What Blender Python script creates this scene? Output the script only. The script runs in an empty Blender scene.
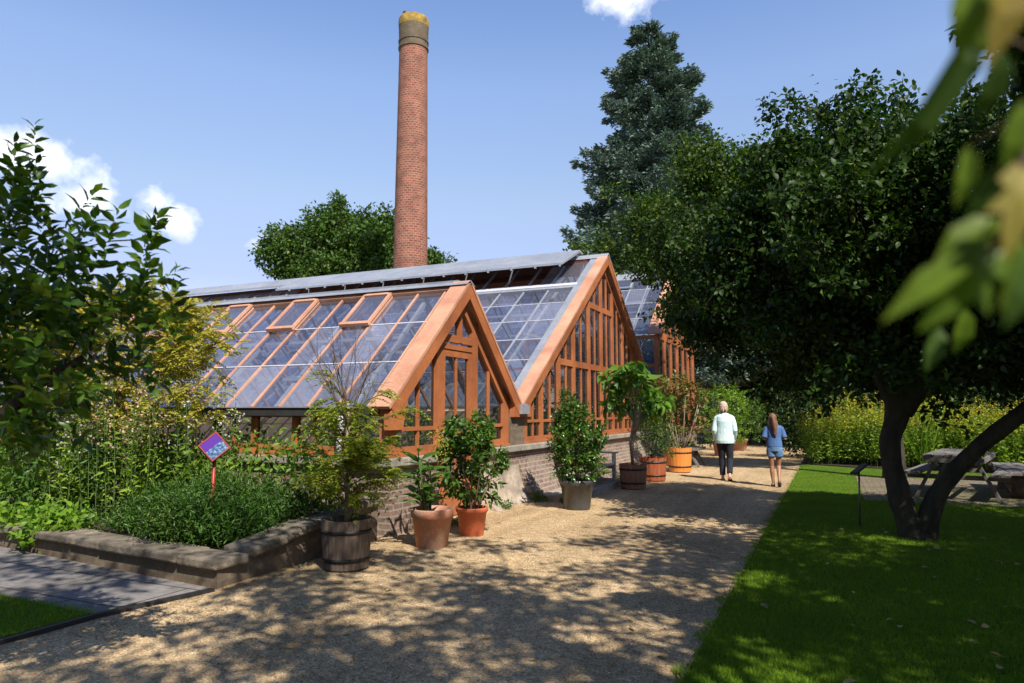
import bpy, math, random
import numpy as np
from mathutils import Vector, Matrix
from mathutils import noise as mnoise
sc = bpy.context.scene
COL = sc.collection
R = math.radians
PI = math.pi

# ---------------------------------------------------------------- materials
def newmat(name):
    m = bpy.data.materials.new(name); m.use_nodes = True
    nt = m.node_tree; nt.nodes.clear()
    out = nt.nodes.new('ShaderNodeOutputMaterial')
    return m, nt, out
def N(nt, typ, **kw):
    n = nt.nodes.new(typ)
    for k, v in kw.items():
        if k in n.inputs: n.inputs[k].default_value = v
        else: setattr(n, k, v)
    return n
def ramp(nt, src, stops):
    r = nt.nodes.new('ShaderNodeValToRGB')
    el = r.color_ramp.elements
    while len(el) < len(stops): el.new(0.5)
    for e, (p, c) in zip(el, stops):
        e.position = p; e.color = (c[0], c[1], c[2], 1)
    nt.links.new(src, r.inputs[0]); return r
def coords(nt, kind='Object', scale=(1, 1, 1)):
    tc = nt.nodes.new('ShaderNodeTexCoord'); mp = nt.nodes.new('ShaderNodeMapping')
    mp.inputs['Scale'].default_value = scale
    nt.links.new(tc.outputs[kind], mp.inputs[0]); return mp.outputs[0]
def noise(nt, vec, scale, detail=5, rough=.6):
    n = nt.nodes.new('ShaderNodeTexNoise'); n.inputs['Scale'].default_value = scale
    n.inputs['Detail'].default_value = detail; n.inputs['Roughness'].default_value = rough
    nt.links.new(vec, n.inputs['Vector']); return n.outputs['Fac']
def mixc(nt, fac, a, b, typ='MIX'):
    m = nt.nodes.new('ShaderNodeMixRGB'); m.blend_type = typ
    for i, v in ((0, fac), (1, a), (2, b)):
        if isinstance(v, bpy.types.NodeSocket): nt.links.new(v, m.inputs[i])
        elif i == 0: m.inputs[0].default_value = v
        else: m.inputs[i].default_value = (v[0], v[1], v[2], 1)
    return m.outputs[0]
def bump(nt, h, strength, dist, prev=None):
    b = nt.nodes.new('ShaderNodeBump'); b.inputs['Strength'].default_value = strength
    b.inputs['Distance'].default_value = dist; nt.links.new(h, b.inputs['Height'])
    if prev: nt.links.new(prev, b.inputs['Normal'])
    return b.outputs[0]
def principled(nt, out, col, rough=.8, nrm=None, metal=0, spec=.4):
    p = nt.nodes.new('ShaderNodeBsdfPrincipled')
    if isinstance(col, bpy.types.NodeSocket): nt.links.new(col, p.inputs['Base Color'])
    else: p.inputs['Base Color'].default_value = (*col, 1)
    if isinstance(rough, bpy.types.NodeSocket): nt.links.new(rough, p.inputs['Roughness'])
    else: p.inputs['Roughness'].default_value = rough
    p.inputs['Metallic'].default_value = metal
    p.inputs['Specular IOR Level'].default_value = spec
    if nrm: nt.links.new(nrm, p.inputs['Normal'])
    if out: nt.links.new(p.outputs[0], out.inputs['Surface'])
    return p
def simple(name, c1, c2=None, scale=6, rough=.8, bstr=.3, bdist=.01, bscale=None, metal=0, stretch=(1, 1, 1), spec=.4, kind='Object', lo=.35, hi=.65):
    m, nt, out = newmat(name)
    v = coords(nt, kind, stretch)
    c2 = c2 or tuple(x*.6 for x in c1)
    f = noise(nt, v, scale)
    r = ramp(nt, f, [(lo, c1), (hi, c2)])
    f2 = noise(nt, v, bscale or scale*5)
    col = mixc(nt, .35, r.outputs[0], ramp(nt, f2, [(.3, (.55,)*3), (.7, (1.3,)*3)]).outputs[0], 'MULTIPLY')
    principled(nt, out, col, rough, bump(nt, f2, bstr, bdist), metal, spec)
    return m
def leafmat(name, c1, c2, c3=None, trans=.35, rough=.45, spec=.35, p3=.9, tint=(1.1, 1.25, .5)):
    m, nt, out = newmat(name)
    g = nt.nodes.new('ShaderNodeNewGeometry')
    stops = [(0, c1), (.75, c2)] if c3 is None else [(0, c1), (.6, c2), (p3, c2), (1, c3)]
    r = ramp(nt, g.outputs['Random Per Island'], stops)
    v = coords(nt, 'Object'); f = noise(nt, v, 1.6, 3)
    col = mixc(nt, .5, r.outputs[0], ramp(nt, f, [(.3, (.6, .65, .6)), (.7, (1.25, 1.2, 1.1))]).outputs[0], 'MULTIPLY')
    p = principled(nt, None, col, rough, None, 0, spec)
    t = nt.nodes.new('ShaderNodeBsdfTranslucent')
    nt.links.new(mixc(nt, 1, col, tint, 'MULTIPLY'), t.inputs[0])
    ms = nt.nodes.new('ShaderNodeMixShader'); ms.inputs[0].default_value = trans
    nt.links.new(p.outputs[0], ms.inputs[1]); nt.links.new(t.outputs[0], ms.inputs[2])
    nt.links.new(ms.outputs[0], out.inputs['Surface'])
    return m
def brickmat(name, c1, c2, mortar, bw=.21, rh=.065, ms=.01, dirt=(.10, .09, .07), dirtamt=.5):
    m, nt, out = newmat(name)
    v = coords(nt, 'UV')
    b = nt.nodes.new('ShaderNodeTexBrick')
    nt.links.new(v, b.inputs['Vector'])
    b.inputs['Scale'].default_value = 1
    b.inputs['Brick Width'].default_value = bw; b.inputs['Row Height'].default_value = rh
    b.inputs['Mortar Size'].default_value = ms; b.inputs['Mortar Smooth'].default_value = .2
    b.inputs['Color1'].default_value = (*c1, 1); b.inputs['Color2'].default_value = (*c2, 1); b.inputs['Mortar'].default_value = (*mortar, 1)
    f = noise(nt, v, 1.4, 6, .65); f2 = noise(nt, v, 14, 5)
    c = mixc(nt, ramp(nt, f, [(.45, (0, 0, 0)), (.7, (dirtamt,)*3)]).outputs[0], b.outputs['Color'], dirt)
    c = mixc(nt, .6, c, ramp(nt, f2, [(.3, (.6,)*3), (.7, (1.3,)*3)]).outputs[0], 'MULTIPLY')
    n1 = bump(nt, b.outputs['Fac'], -.6, .008); n2 = bump(nt, f2, .5, .01, n1)
    principled(nt, out, c, .9, n2, 0, .2)
    return m

M = {}
# gravel
def mk_gravel():
    m, nt, out = newmat('gravel')
    v = coords(nt)
    vo = N(nt, 'ShaderNodeTexVoronoi'); vo.inputs['Scale'].default_value = 120; nt.links.new(v, vo.inputs['Vector'])
    vo2 = N(nt, 'ShaderNodeTexVoronoi'); vo2.inputs['Scale'].default_value = 55; nt.links.new(v, vo2.inputs['Vector'])
    sp = N(nt, 'ShaderNodeSeparateColor'); nt.links.new(vo.outputs['Color'], sp.inputs[0])
    sp2 = N(nt, 'ShaderNodeSeparateColor'); nt.links.new(vo2.outputs['Color'], sp2.inputs[0])
    c = ramp(nt, sp.outputs[0], [(0, (.20, .14, .075)), (.3, (.365, .265, .155)), (.7, (.485, .368, .225)), (.92, (.585, .465, .30)), (1, (.68, .61, .49))]).outputs[0]
    c = mixc(nt, .5, c, ramp(nt, sp2.outputs[1], [(0, (.62, .58, .52)), (1, (1.3, 1.28, 1.25))]).outputs[0], 'MULTIPLY')
    f = noise(nt, v, .55, 6, .6)
    c = mixc(nt, .75, c, ramp(nt, f, [(.32, (.74, .70, .64)), (.5, (1.05, 1.04, 1.02)), (.7, (1.25, 1.22, 1.18))]).outputs[0], 'MULTIPLY')
    tr_ = noise(nt, coords(nt, 'Object', (1.6, .12, 1)), 1.3, 4)
    c = mixc(nt, .7, c, ramp(nt, tr_, [(.38, (.78, .76, .73)), (.6, (1.1, 1.09, 1.07))]).outputs[0], 'MULTIPLY')
    f9 = noise(nt, v, 9, 6, .75)
    c = mixc(nt, .55, c, ramp(nt, f9, [(.38, (.62, .58, .52)), (.55, (1.08, 1.07, 1.05))]).outputs[0], 'MULTIPLY')
    n1 = bump(nt, vo.outputs['Distance'], -.8, .006)
    n2 = bump(nt, noise(nt, v, 3.2, 5), .5, .05, n1)
    principled(nt, out, c, .95, n2, 0, .15)
    return m
M['gravel'] = mk_gravel()
def mk_lawn():
    m, nt, out = newmat('lawn')
    v = coords(nt)
    f = noise(nt, v, 1.3, 8, .8); f2 = noise(nt, v, 160, 3, .8)
    c = ramp(nt, f, [(.3, (.05, .11, .010)), (.55, (.09, .16, .015)), (.75, (.16, .17, .03))]).outputs[0]
    c = mixc(nt, .8, c, ramp(nt, f2, [(.3, (.45,)*3), (.7, (1.35,)*3)]).outputs[0], 'MULTIPLY')
    principled(nt, out, c, .9, bump(nt, f2, .8, .02), 0, .1)
    return m
M['lawn'] = mk_lawn()
M['blade'] = leafmat('grass_blade', (.10, .20, .010), (.19, .31, .02), (.34, .30, .10), .35, .6, .15, .985)
M['earth'] = simple('earth', (.07, .05, .03), (.035, .026, .016), 5, .95, .8, .03, 30)
M['soil'] = simple('soil', (.05, .035, .022), (.025, .018, .012), 20, .95, .8, .02, 60)
M['brick_wall'] = brickmat('brick_wall', (.15, .09, .07), (.23, .15, .12), (.29, .25, .21), .21, .075, .012, (.30, .26, .21), .75)
M['brick_old'] = brickmat('brick_old', (.14, .10, .07), (.20, .15, .11), (.16, .14, .10), .21, .07, .01, (.06, .055, .03), .8)
M['brick_chimney'] = brickmat('brick_chimney', (.17, .045, .03), (.32, .105, .065), (.31, .19, .14), .26, .125, .024, (.12, .06, .045), .75)
M['chimney_top'] = brickmat('chimney_top', (.13, .095, .06), (.18, .13, .085), (.14, .12, .09), .26, .12, .02, (.07, .06, .04), .8)
M['lichen'] = simple('lichen', (.42, .26, .035), (.13, .10, .06), 3, .95, .5, .02, 14)
M['coping'] = simple('stone_coping', (.24, .20, .15), (.07, .06, .045), 3.5, .95, .7, .02, 18)
M['sill'] = simple('stone_sill', (.36, .33, .28), (.20, .18, .15), 3, .9, .5, .01, 22)
M['plaster'] = simple('cement_render', (.50, .41, .32), (.22, .18, .14), 2.4, .95, .7, .03, 12)
M['paving'] = brickmat('paving', (.17, .155, .15), (.215, .20, .19), (.07, .06, .05), 1.1, .62, .012, (.07, .065, .055), .6)
M['pavers'] = brickmat('pavers', (.22, .15, .13), (.28, .20, .175), (.10, .08, .07), .21, .105, .01, (.12, .1, .09), .6)
M['wood'] = simple('orange_timber', (.43, .15, .055), (.27, .09, .036), 1.3, .55, .15, .004, 30, spec=.35)
M['cap'] = simple('pink_primer_timber', (.57, .31, .20), (.42, .20, .125), 1.6, .6, .15, .004, 30, spec=.3)
M['innerwood'] = simple('dark_timber', (.16, .055, .035), (.10, .035, .025), 2, .7, .2, .004, 20)
M['zinc'] = simple('zinc', (.36, .38, .42), (.27, .29, .33), 1.6, .5, .12, .006, 12, metal=.3)
M['white'] = simple('white_paint', (.70, .70, .68), (.55, .55, .53), 4, .55, .1, .003, 30)
M['dark'] = simple('dark_paint', (.03, .03, .03), (.02, .02, .02), 4, .5, .1, .003, 30)
def glass(name, tr=(.75, .8, .85), fac=.35, diff=.12, dcol=(.5, .5, .6), rough=.03, str_=(.8, .8, 6)):
    m, nt, out = newmat(name)
    v = coords(nt, 'Object')
    t = N(nt, 'ShaderNodeBsdfTransparent'); t.inputs[0].default_value = (*tr, 1)
    g = N(nt, 'ShaderNodeBsdfGlossy'); g.inputs['Roughness'].default_value = rough; g.inputs[0].default_value = (.95, .95, 1, 1)
    nt.links.new(bump(nt, noise(nt, v, 1.1, 2), .25, .02), g.inputs['Normal'])
    d = N(nt, 'ShaderNodeBsdfDiffuse'); d.inputs[0].default_value = (*dcol, 1)
    lw = N(nt, 'ShaderNodeFresnel'); lw.inputs[0].default_value = 1.5
    ma = N(nt, 'ShaderNodeMath', operation='MULTIPLY_ADD'); ma.inputs[1].default_value = 1.0; ma.inputs[2].default_value = fac
    ma.use_clamp = True
    nt.links.new(lw.outputs[0], ma.inputs[0])
    a = N(nt, 'ShaderNodeMixShader'); nt.links.new(ma.outputs[0], a.inputs[0]); nt.links.new(t.outputs[0], a.inputs[1]); nt.links.new(g.outputs[0], a.inputs[2])
    b = N(nt, 'ShaderNodeMixShader')
    f = noise(nt, v, 1.3, 5); ge = N(nt, 'ShaderNodeNewGeometry')
    pane = ramp(nt, ge.outputs['Random Per Island'], [(0, (.25,)*3), (.6, (.8,)*3), (1, (2.2,)*3)]).outputs[0]
    nt.links.new(mixc(nt, 1, pane, ramp(nt, f, [(.35, (diff*.85,)*3), (.7, (diff*1.15,)*3)]).outputs[0], 'MULTIPLY'), b.inputs[0])
    nt.links.new(a.outputs[0], b.inputs[1]); nt.links.new(d.outputs[0], b.inputs[2])
    nt.links.new(b.outputs[0], out.inputs['Surface'])
    return m
M['roofglass'] = glass('roof_glass', (.70, .74, .84), .26, .10, (.55, .56, .68), .02)
M['glass'] = glass('window_glass', (.62, .66, .66), .04, .03, (.4, .4, .4))
M['terracotta'] = simple('terracotta', (.46, .18, .10), (.38, .24, .17), 5, .8, .3, .004, 40)
M['plasticpot'] = simple('orange_pot', (.58, .15, .065), (.50, .12, .05), 5, .5, .1, .002, 30)
M['blackpot'] = simple('black_pot', (.035, .036, .038), (.06, .06, .06), 4, .35, .1, .002, 30, spec=.6)
M['barrel'] = simple('barrel_wood', (.19, .145, .11), (.10, .075, .055), 3, .8, .5, .006, 20, stretch=(9, 9, 1))
M['tub_old'] = simple('tub_wood', (.30, .155, .085), (.17, .085, .05), 3, .7, .4, .006, 20, stretch=(9, 9, 1))
M['tub_red'] = simple('tub_red_wood', (.38, .11, .04), (.24, .06, .025), 3, .6, .4, .006, 20, stretch=(9, 9, 1))
M['tub_orange'] = simple('tub_orange_wood', (.66, .25, .05), (.56, .19, .04), 3, .45, .3, .004, 20, stretch=(9, 9, 1))
M['hoop'] = simple('iron_hoop', (.05, .048, .045), (.03, .028, .027), 8, .5, .2, .002, 30, metal=.6)
M['greywood'] = simple('weathered_wood', (.22, .20, .18), (.11, .10, .09), 5, .85, .4, .004, 24, stretch=(1, 1, 8))
M['benchwood'] = simple('bench_wood', (.52, .48, .40), (.36, .33, .27), 5, .8, .3, .004, 24)
M['redmetal'] = simple('red_metal', (.34, .035, .02), (.26, .028, .018), 5, .4, .05, .002, 20)
M['bark'] = simple('bark', (.055, .047, .028), (.022, .019, .012), 5, .95, 1, .03, 26, stretch=(1, 1, .45))
M['bark_pale'] = simple('pale_bark', (.34, .27, .19), (.18, .14, .09), 8, .9, .6, .01, 40)
M['twig'] = simple('twig', (.13, .09, .055), (.08, .055, .035), 8, .9, .4, .004, 40)
M['stem'] = simple('green_stem', (.09, .15, .03), (.06, .10, .025), 8, .7, .2, .003, 40)
M['steel'] = simple('steel', (.22, .21, .20), (.14, .13, .12), 8, .4, .1, .002, 40, metal=.7)
M['roof_tile'] = simple('roof_tile', (.45, .15, .07), (.32, .10, .05), 3, .85, .5, .02, 20)
M['housewall'] = simple('house_wall', (.42, .30, .24), (.36, .25, .20), 3, .85, .3, .02, 20)
# foliage
M['citrus'] = leafmat('citrus_leaf', (.030, .075, .007), (.07, .145, .012), (.24, .32, .03), .3, .33, .4, .9)
M['dark_leaf'] = leafmat('dark_leaf', (.014, .034, .006), (.034, .075, .010), (.13, .18, .02), .28, .5, .22, .94)
M['far_dark_leaf'] = leafmat('far_dark_leaf', (.011, .026, .007), (.028, .058, .011), (.09, .12, .02), .25, .45, .3, .92)
M['lime_leaf'] = leafmat('lime_leaf', (.022, .052, .007), (.055, .105, .012), (.22, .24, .03), .35, .5, .25, .88)
M['spruce_leaf'] = leafmat('spruce_needles', (.07, .12, .105), (.16, .23, .21), (.26, .29, .24), .1, .6, .25, .9)
M['mid_leaf'] = leafmat('mid_leaf', (.035, .085, .012), (.075, .16, .022), (.16, .23, .04), .3, .4, .4, .9)
M['bright_leaf'] = leafmat('bright_leaf', (.09, .19, .015), (.18, .32, .03), (.30, .38, .05), .4, .45, .35, .9)
M['yellow_leaf'] = leafmat('yellow_leaf', (.22, .24, .03), (.44, .38, .06), (.46, .26, .08), .4, .5, .3, .85)
M['feather_leaf'] = leafmat('feather_leaf', (.15, .22, .02), (.30, .34, .035), (.36, .24, .05), .4, .45, .3, .88)
M['bigleaf'] = leafmat('big_leaf', (.06, .15, .018), (.13, .25, .03), (.42, .42, .03), .35, .4, .4, .93)
M['red_leaf'] = leafmat('red_leaf', (.07, .11, .02), (.14, .17, .03), (.30, .09, .05), .3, .4, .4, .6)
M['goldflower'] = leafmat('goldenrod_flower', (.30, .25, .02), (.50, .40, .04), (.40, .22, .03), .3, .7, .1, .9)
M['goldleaf'] = leafmat('goldenrod_leaf', (.12, .22, .02), (.24, .35, .035), (.34, .36, .06), .35, .5, .3, .9)
M['pinkflower'] = leafmat('pink_flower', (.55, .30, .22), (.60, .42, .30), (.65, .55, .45), .3, .7, .1)
M['whiteflower'] = leafmat('pale_flower', (.55, .50, .45), (.62, .60, .58), (.5, .45, .6), .3, .7, .1)
M['maple_leaf'] = leafmat('maple_leaf', (.06, .13, .010), (.14, .21, .022), (.30, .24, .04), .45, .45, .3, .6)
M['deadleaf'] = leafmat('dead_leaf', (.28, .17, .07), (.42, .30, .14), (.55, .48, .36), .15, .8, .1)

# ---------------------------------------------------------------- objects
def tag(o, label=None, cat=None, group=None, kind=None):
    if label: o['label'] = label
    if cat: o['category'] = cat
    if group: o['group'] = group
    if kind: o['kind'] = kind
    return o
def wloc(o):
    v = Vector((0, 0, 0))
    while o is not None: v += o.location; o = o.parent
    return v
def thing(name, label, cat, loc=(0, 0, 0), group=None):
    o = bpy.data.objects.new(name, None); COL.objects.link(o); o.location = loc
    o.empty_display_size = .2
    return tag(o, label, cat, group)
def link(name, me, mat, parent=None, label=None):
    me.materials.clear(); me.materials.append(mat)
    o = bpy.data.objects.new(name, me); COL.objects.link(o)
    if parent: o.parent = parent
    if label: o['label'] = label
    return o
def dup(root, loc, rz=0, label=None, group=None, scale=None):
    def rec(o, par):
        c = o.copy(); COL.objects.link(c); c.parent = par
        for ch in o.children: rec(ch, c)
        return c
    r = rec(root, None); r.location = loc; r.rotation_euler = (0, 0, rz)
    if scale: r.scale = scale if hasattr(scale, '__len__') else (scale,)*3
    if label: r['label'] = label
    if group: r['group'] = group
    return r

class MB:
    def __init__(s): s.v = []; s.f = []; s.sm = []; s.uv = {}
    def add(s, vs, fs, smooth=False, uvs=None):
        o = len(s.v); s.v += [Vector(v) for v in vs]
        for i, f in enumerate(fs):
            s.f.append([a+o for a in f]); s.sm.append(smooth)
            if uvs: s.uv[len(s.f)-1] = uvs[i]
        return s
    def box(s, x0, x1, y0, y1, z0, z1):
        x0, x1 = sorted((x0, x1)); y0, y1 = sorted((y0, y1)); z0, z1 = sorted((z0, z1))
        return s.add([(x0, y0, z0), (x1, y0, z0), (x1, y1, z0), (x0, y1, z0), (x0, y0, z1), (x1, y0, z1), (x1, y1, z1), (x0, y1, z1)],
                     [(0, 3, 2, 1), (4, 5, 6, 7), (0, 1, 5, 4), (1, 2, 6, 5), (2, 3, 7, 6), (3, 0, 4, 7)])
    def bar(s, p0, p1, w, h, up=(0, 0, 1)):      # w across, h along up; p0-p1 centre line
        p0 = Vector(p0); p1 = Vector(p1); d = (p1-p0).normalized(); up = Vector(up)
        a = d.cross(up).normalized(); b = a.cross(d).normalized()
        a *= w/2; b *= h/2
        return s.add([p0-a-b, p0+a-b, p0+a+b, p0-a+b, p1-a-b, p1+a-b, p1+a+b, p1-a+b],
                     [(0, 3, 2, 1), (4, 5, 6, 7), (0, 1, 5, 4), (1, 2, 6, 5), (2, 3, 7, 6), (3, 0, 4, 7)])
    def prism(s, pts, axis_vec):                  # polygon pts extruded by vector
        n = len(pts); a = Vector(axis_vec)
        vs = [Vector(p) for p in pts]+[Vector(p)+a for p in pts]
        return s.add(vs, [list(range(n))[::-1], list(range(n, 2*n))]+[(i, (i+1) % n, (i+1) % n+n, i+n) for i in range(n)])
    def tube(s, path, rad, n=8, cap=True):
        path = [Vector(p) for p in path]; k = len(path)
        if not hasattr(rad, '__len__'): rad = [rad]*k
        vs = []; ref = None
        for i, p in enumerate(path):
            d = (path[min(i+1, k-1)]-path[max(i-1, 0)]).normalized()
            if ref is None: ref = d.orthogonal().normalized()
            ref = (ref-d*ref.dot(d)).normalized(); b = d.cross(ref)
            for j in range(n):
                t = 2*PI*j/n; vs.append(p+(ref*math.cos(t)+b*math.sin(t))*rad[i])
        fs = [(i*n+j, i*n+(j+1) % n, (i+1)*n+(j+1) % n, (i+1)*n+j) for i in range(k-1) for j in range(n)]
        if cap: fs += [list(range(n))[::-1], list(range((k-1)*n, k*n))]
        return s.add(vs, fs, True)
    def loft(s, secs, n=14):                     # secs: (centre, rx, ry[, yaw]) elliptic rings in xy
        vs = []
        for q in secs:
            c, rx, ry = q[:3]; yw = q[3] if len(q) > 3 else 0
            for j in range(n):
                t = 2*PI*j/n; x = rx*math.cos(t); y = ry*math.sin(t)
                vs.append((c[0]+x*math.cos(yw)-y*math.sin(yw), c[1]+x*math.sin(yw)+y*math.cos(yw), c[2]))
        k = len(secs)
        fs = [(i*n+j, i*n+(j+1) % n, (i+1)*n+(j+1) % n, (i+1)*n+j) for i in range(k-1) for j in range(n)]
        fs += [list(range(n))[::-1], list(range((k-1)*n, k*n))]
        return s.add(vs, fs, True)
    def lathe(s, prof, c=(0, 0, 0), n=32, smooth=True, close=True):   # prof: (r,z) from outside bottom...
        vs = []; fs = []; uvs = []; k = len(prof); acc = 0; rm = max(p[0] for p in prof)
        lens = [0]
        for i in range(1, k): lens.append(lens[-1]+math.dist(prof[i], prof[i-1]))
        for r, z in prof:
            for j in range(n):
                t = 2*PI*j/n; vs.append((c[0]+r*math.cos(t), c[1]+r*math.sin(t), c[2]+z))
        for i in range(k-1):
            for j in range(n):
                fs.append((i*n+j, i*n+(j+1) % n, (i+1)*n+(j+1) % n, (i+1)*n+j))
                u0 = rm*2*PI*j/n; u1 = rm*2*PI*(j+1)/n
                uvs.append([(u0, lens[i]), (u1, lens[i]), (u1, lens[i+1]), (u0, lens[i+1])])
        return s.add(vs, fs, smooth, uvs)
    def mesh(s, name, parent=None):
        off = wloc(parent) if parent else Vector((0, 0, 0))
        me = bpy.data.meshes.new(name)
        me.from_pydata([tuple(v-off) for v in s.v], [], s.f)
        me.polygons.foreach_set('use_smooth', s.sm)
        ul = me.uv_layers.new(name='UVMap').data
        for i, p in enumerate(me.polygons):
            if i in s.uv:
                for li, uv in zip(p.loop_indices, s.uv[i]): ul[li].uv = uv
            else:
                n = p.normal; ax = max(range(3), key=lambda q: abs(n[q]))
                for li in p.loop_indices:
                    c = s.v[me.loops[li].vertex_index]
                    ul[li].uv = (c[0], c[1]) if ax == 2 else ((c[1], c[2]) if ax == 0 else (c[0], c[2]))
        me.update(); return me
    def build(s, name, mat, parent=None, label=None, bevel=0):
        o = link(name, s.mesh(name, parent), mat, parent, label)
        if bevel:
            b = o.modifiers.new('bevel', 'BEVEL'); b.width = bevel; b.segments = 2; b.limit_method = 'ANGLE'
        return o

# ---------------------------------------------------------------- leaves
KITE = (np.array([(0, 0, 0), (.42, .5, .10), (1, 0, -.12), (.42, -.5, .10)], float), [(0, 2, 1), (0, 3, 2)])
LEAF = (np.array([(0, 0, 0), (.22, .36, .07), (.58, .44, .05), (1, 0, -.16), (.58, -.44, .05), (.22, -.36, .07), (.3, 0, .01), (.66, 0, -.03)], float),
        [(0, 6, 1), (6, 7, 2, 1), (7, 3, 2), (0, 5, 6), (6, 5, 4, 7), (7, 4, 3)])
BLADE = (np.array([(0, .5, 0), (0, -.5, 0), (1, 0, -.12)], float), [(0, 1, 2)])
LONG = (np.array([(0, 0, 0), (.3, .5, .04), (.7, .4, -.10), (1, 0, -.38), (.7, -.4, -.10), (.3, -.5, .04), (.3, 0, .0), (.7, 0, -.14)], float), LEAF[1])
STRAP = (np.array([(0, 0, 0), (.35, .5, -.02), (.7, .4, -.14), (1, 0, -.36), (.7, -.4, -.14), (.35, -.5, -.02)], float), [(0, 1, 5), (1, 2, 4, 5), (2, 3, 4)])
def norm(a): return a/np.maximum(np.linalg.norm(a, axis=1, keepdims=True), 1e-9)
def leafmesh(name, P, D, L, W, rng, shape=KITE, up=.8):
    P = np.asarray(P, float); n = len(P); D = norm(np.asarray(D, float))
    L = np.broadcast_to(L, (n,)); W = np.broadcast_to(W, (n,))
    Nn = rng.normal(size=(n, 3))*.7+np.array([0, 0, up]); S = norm(np.cross(D, Nn)); Nn = np.cross(S, D)
    T, F = shape; k = len(T)
    V = (P[:, None, :]+D[:, None, :]*(T[None, :, 0:1]*L[:, None, None])+S[:, None, :]*(T[None, :, 1:2]*W[:, None, None])
         + Nn[:, None, :]*(T[None, :, 2:3]*L[:, None, None])).reshape(-1, 3)
    lf = np.concatenate([np.array(f) for f in F]); tot = np.array([len(f) for f in F])
    idx = (np.arange(n)[:, None]*k+lf[None, :]).ravel()
    tots = np.tile(tot, n); st = np.concatenate([[0], np.cumsum(tots)[:-1]])
    me = bpy.data.meshes.new(name)
    me.vertices.add(len(V)); me.vertices.foreach_set('co', V.ravel().astype(np.float32))
    me.loops.add(len(idx)); me.loops.foreach_set('vertex_index', idx.astype(np.int32))
    me.polygons.add(len(tots)); me.polygons.foreach_set('loop_start', st.astype(np.int32))
    me.update(calc_edges=True)
    return me
def cluster(rng, C, per, sig, zf=.75, down=.2):
    """per leaves round each point of C"""
    C = np.asarray(C, float); off = rng.normal(size=(len(C)*per, 3))*sig*np.array([1, 1, zf])
    P = np.repeat(C, per, axis=0)+off
    D = norm(off)*.6+rng.normal(size=P.shape)*.6+np.array([0, 0, -down])
    return P, D
def lobes(rng, L, dens, shell=.55):
    """points in ellipsoid lobes (x,y,z,rx,ry,rz), biased to the outside"""
    out = []
    for l in L:
        c = np.array(l[:3]); r = np.array(l[3:6]) if len(l) >= 6 else np.full(3, l[3])
        n = max(3, int(dens*r[0]*r[1]*r[2]*4))
        d = norm(rng.normal(size=(n, 3))); q = rng.uniform(shell**3, 1, n)**(1/3)
        out.append(c+d*q[:, None]*r*rng.uniform(.8, 1.12, (n, 1)))
    return np.concatenate(out)
def grow(rng, stems, pts, step=.5, wander=.08):
    """stems: list of polylines [(p, r), ...]; returns nodes, parents, fixed radii"""
    pos = []; par = []; rad = []
    for s in stems:
        prev = -1
        for p, r in s:
            if prev == -1 and pos:
                dd = [np.linalg.norm(np.array(p)-q) for q in pos]; j = int(np.argmin(dd))
                if dd[j] < .02: prev = j; continue
            pos.append(np.array(p, float)); par.append(prev); rad.append(r); prev = len(pos)-1
    first = min(len(pos), 2)
    dist = [0]*len(pos)
    for i in range(len(pos)):
        if par[i] >= 0: dist[i] = dist[par[i]]+np.linalg.norm(pos[i]-pos[par[i]])
    top = pos[-1]; order = np.argsort(np.linalg.norm(pts-top, axis=1))
    for i in order:
        p = pts[i]; A = np.array(pos[first-1:]); dd = np.linalg.norm(A-p, axis=1)+.25*np.array(dist[first-1:])
        j = int(np.argmin(dd))+first-1; d = np.linalg.norm(p-pos[j]); k = max(1, int(round(d/step))); a = pos[j]; prev = j
        for t in range(1, k+1):
            f = t/k; q = a+(p-a)*f
            if t < k: q = q+rng.normal(size=3)*wander*d+np.array([0, 0, .06*d*math.sin(PI*f)])
            pos.append(q); par.append(prev); rad.append(None); dist.append(dist[prev]+np.linalg.norm(q-pos[prev])); prev = len(pos)-1
    return pos, par, rad
def branch_mb(pos, par, rad, tip, ex=.45, n=5, maxr=.2):
    cnt = [0]*len(pos)
    haschild = set(par)
    for i in range(len(pos)-1, -1, -1):
        if i not in haschild: cnt[i] += 1
        if par[i] >= 0: cnt[par[i]] += cnt[i]
    r = [rad[i] if rad[i] else min(maxr, tip*max(1, cnt[i])**ex) for i in range(len(pos))]
    mb = MB()
    for i in range(len(pos)):
        if par[i] >= 0 and rad[i] is None:
            j = par[i]; mb.tube([pos[j], pos[i]], [min(r[j], r[i]*1.35), r[i]], n, False)
    return mb
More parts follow.
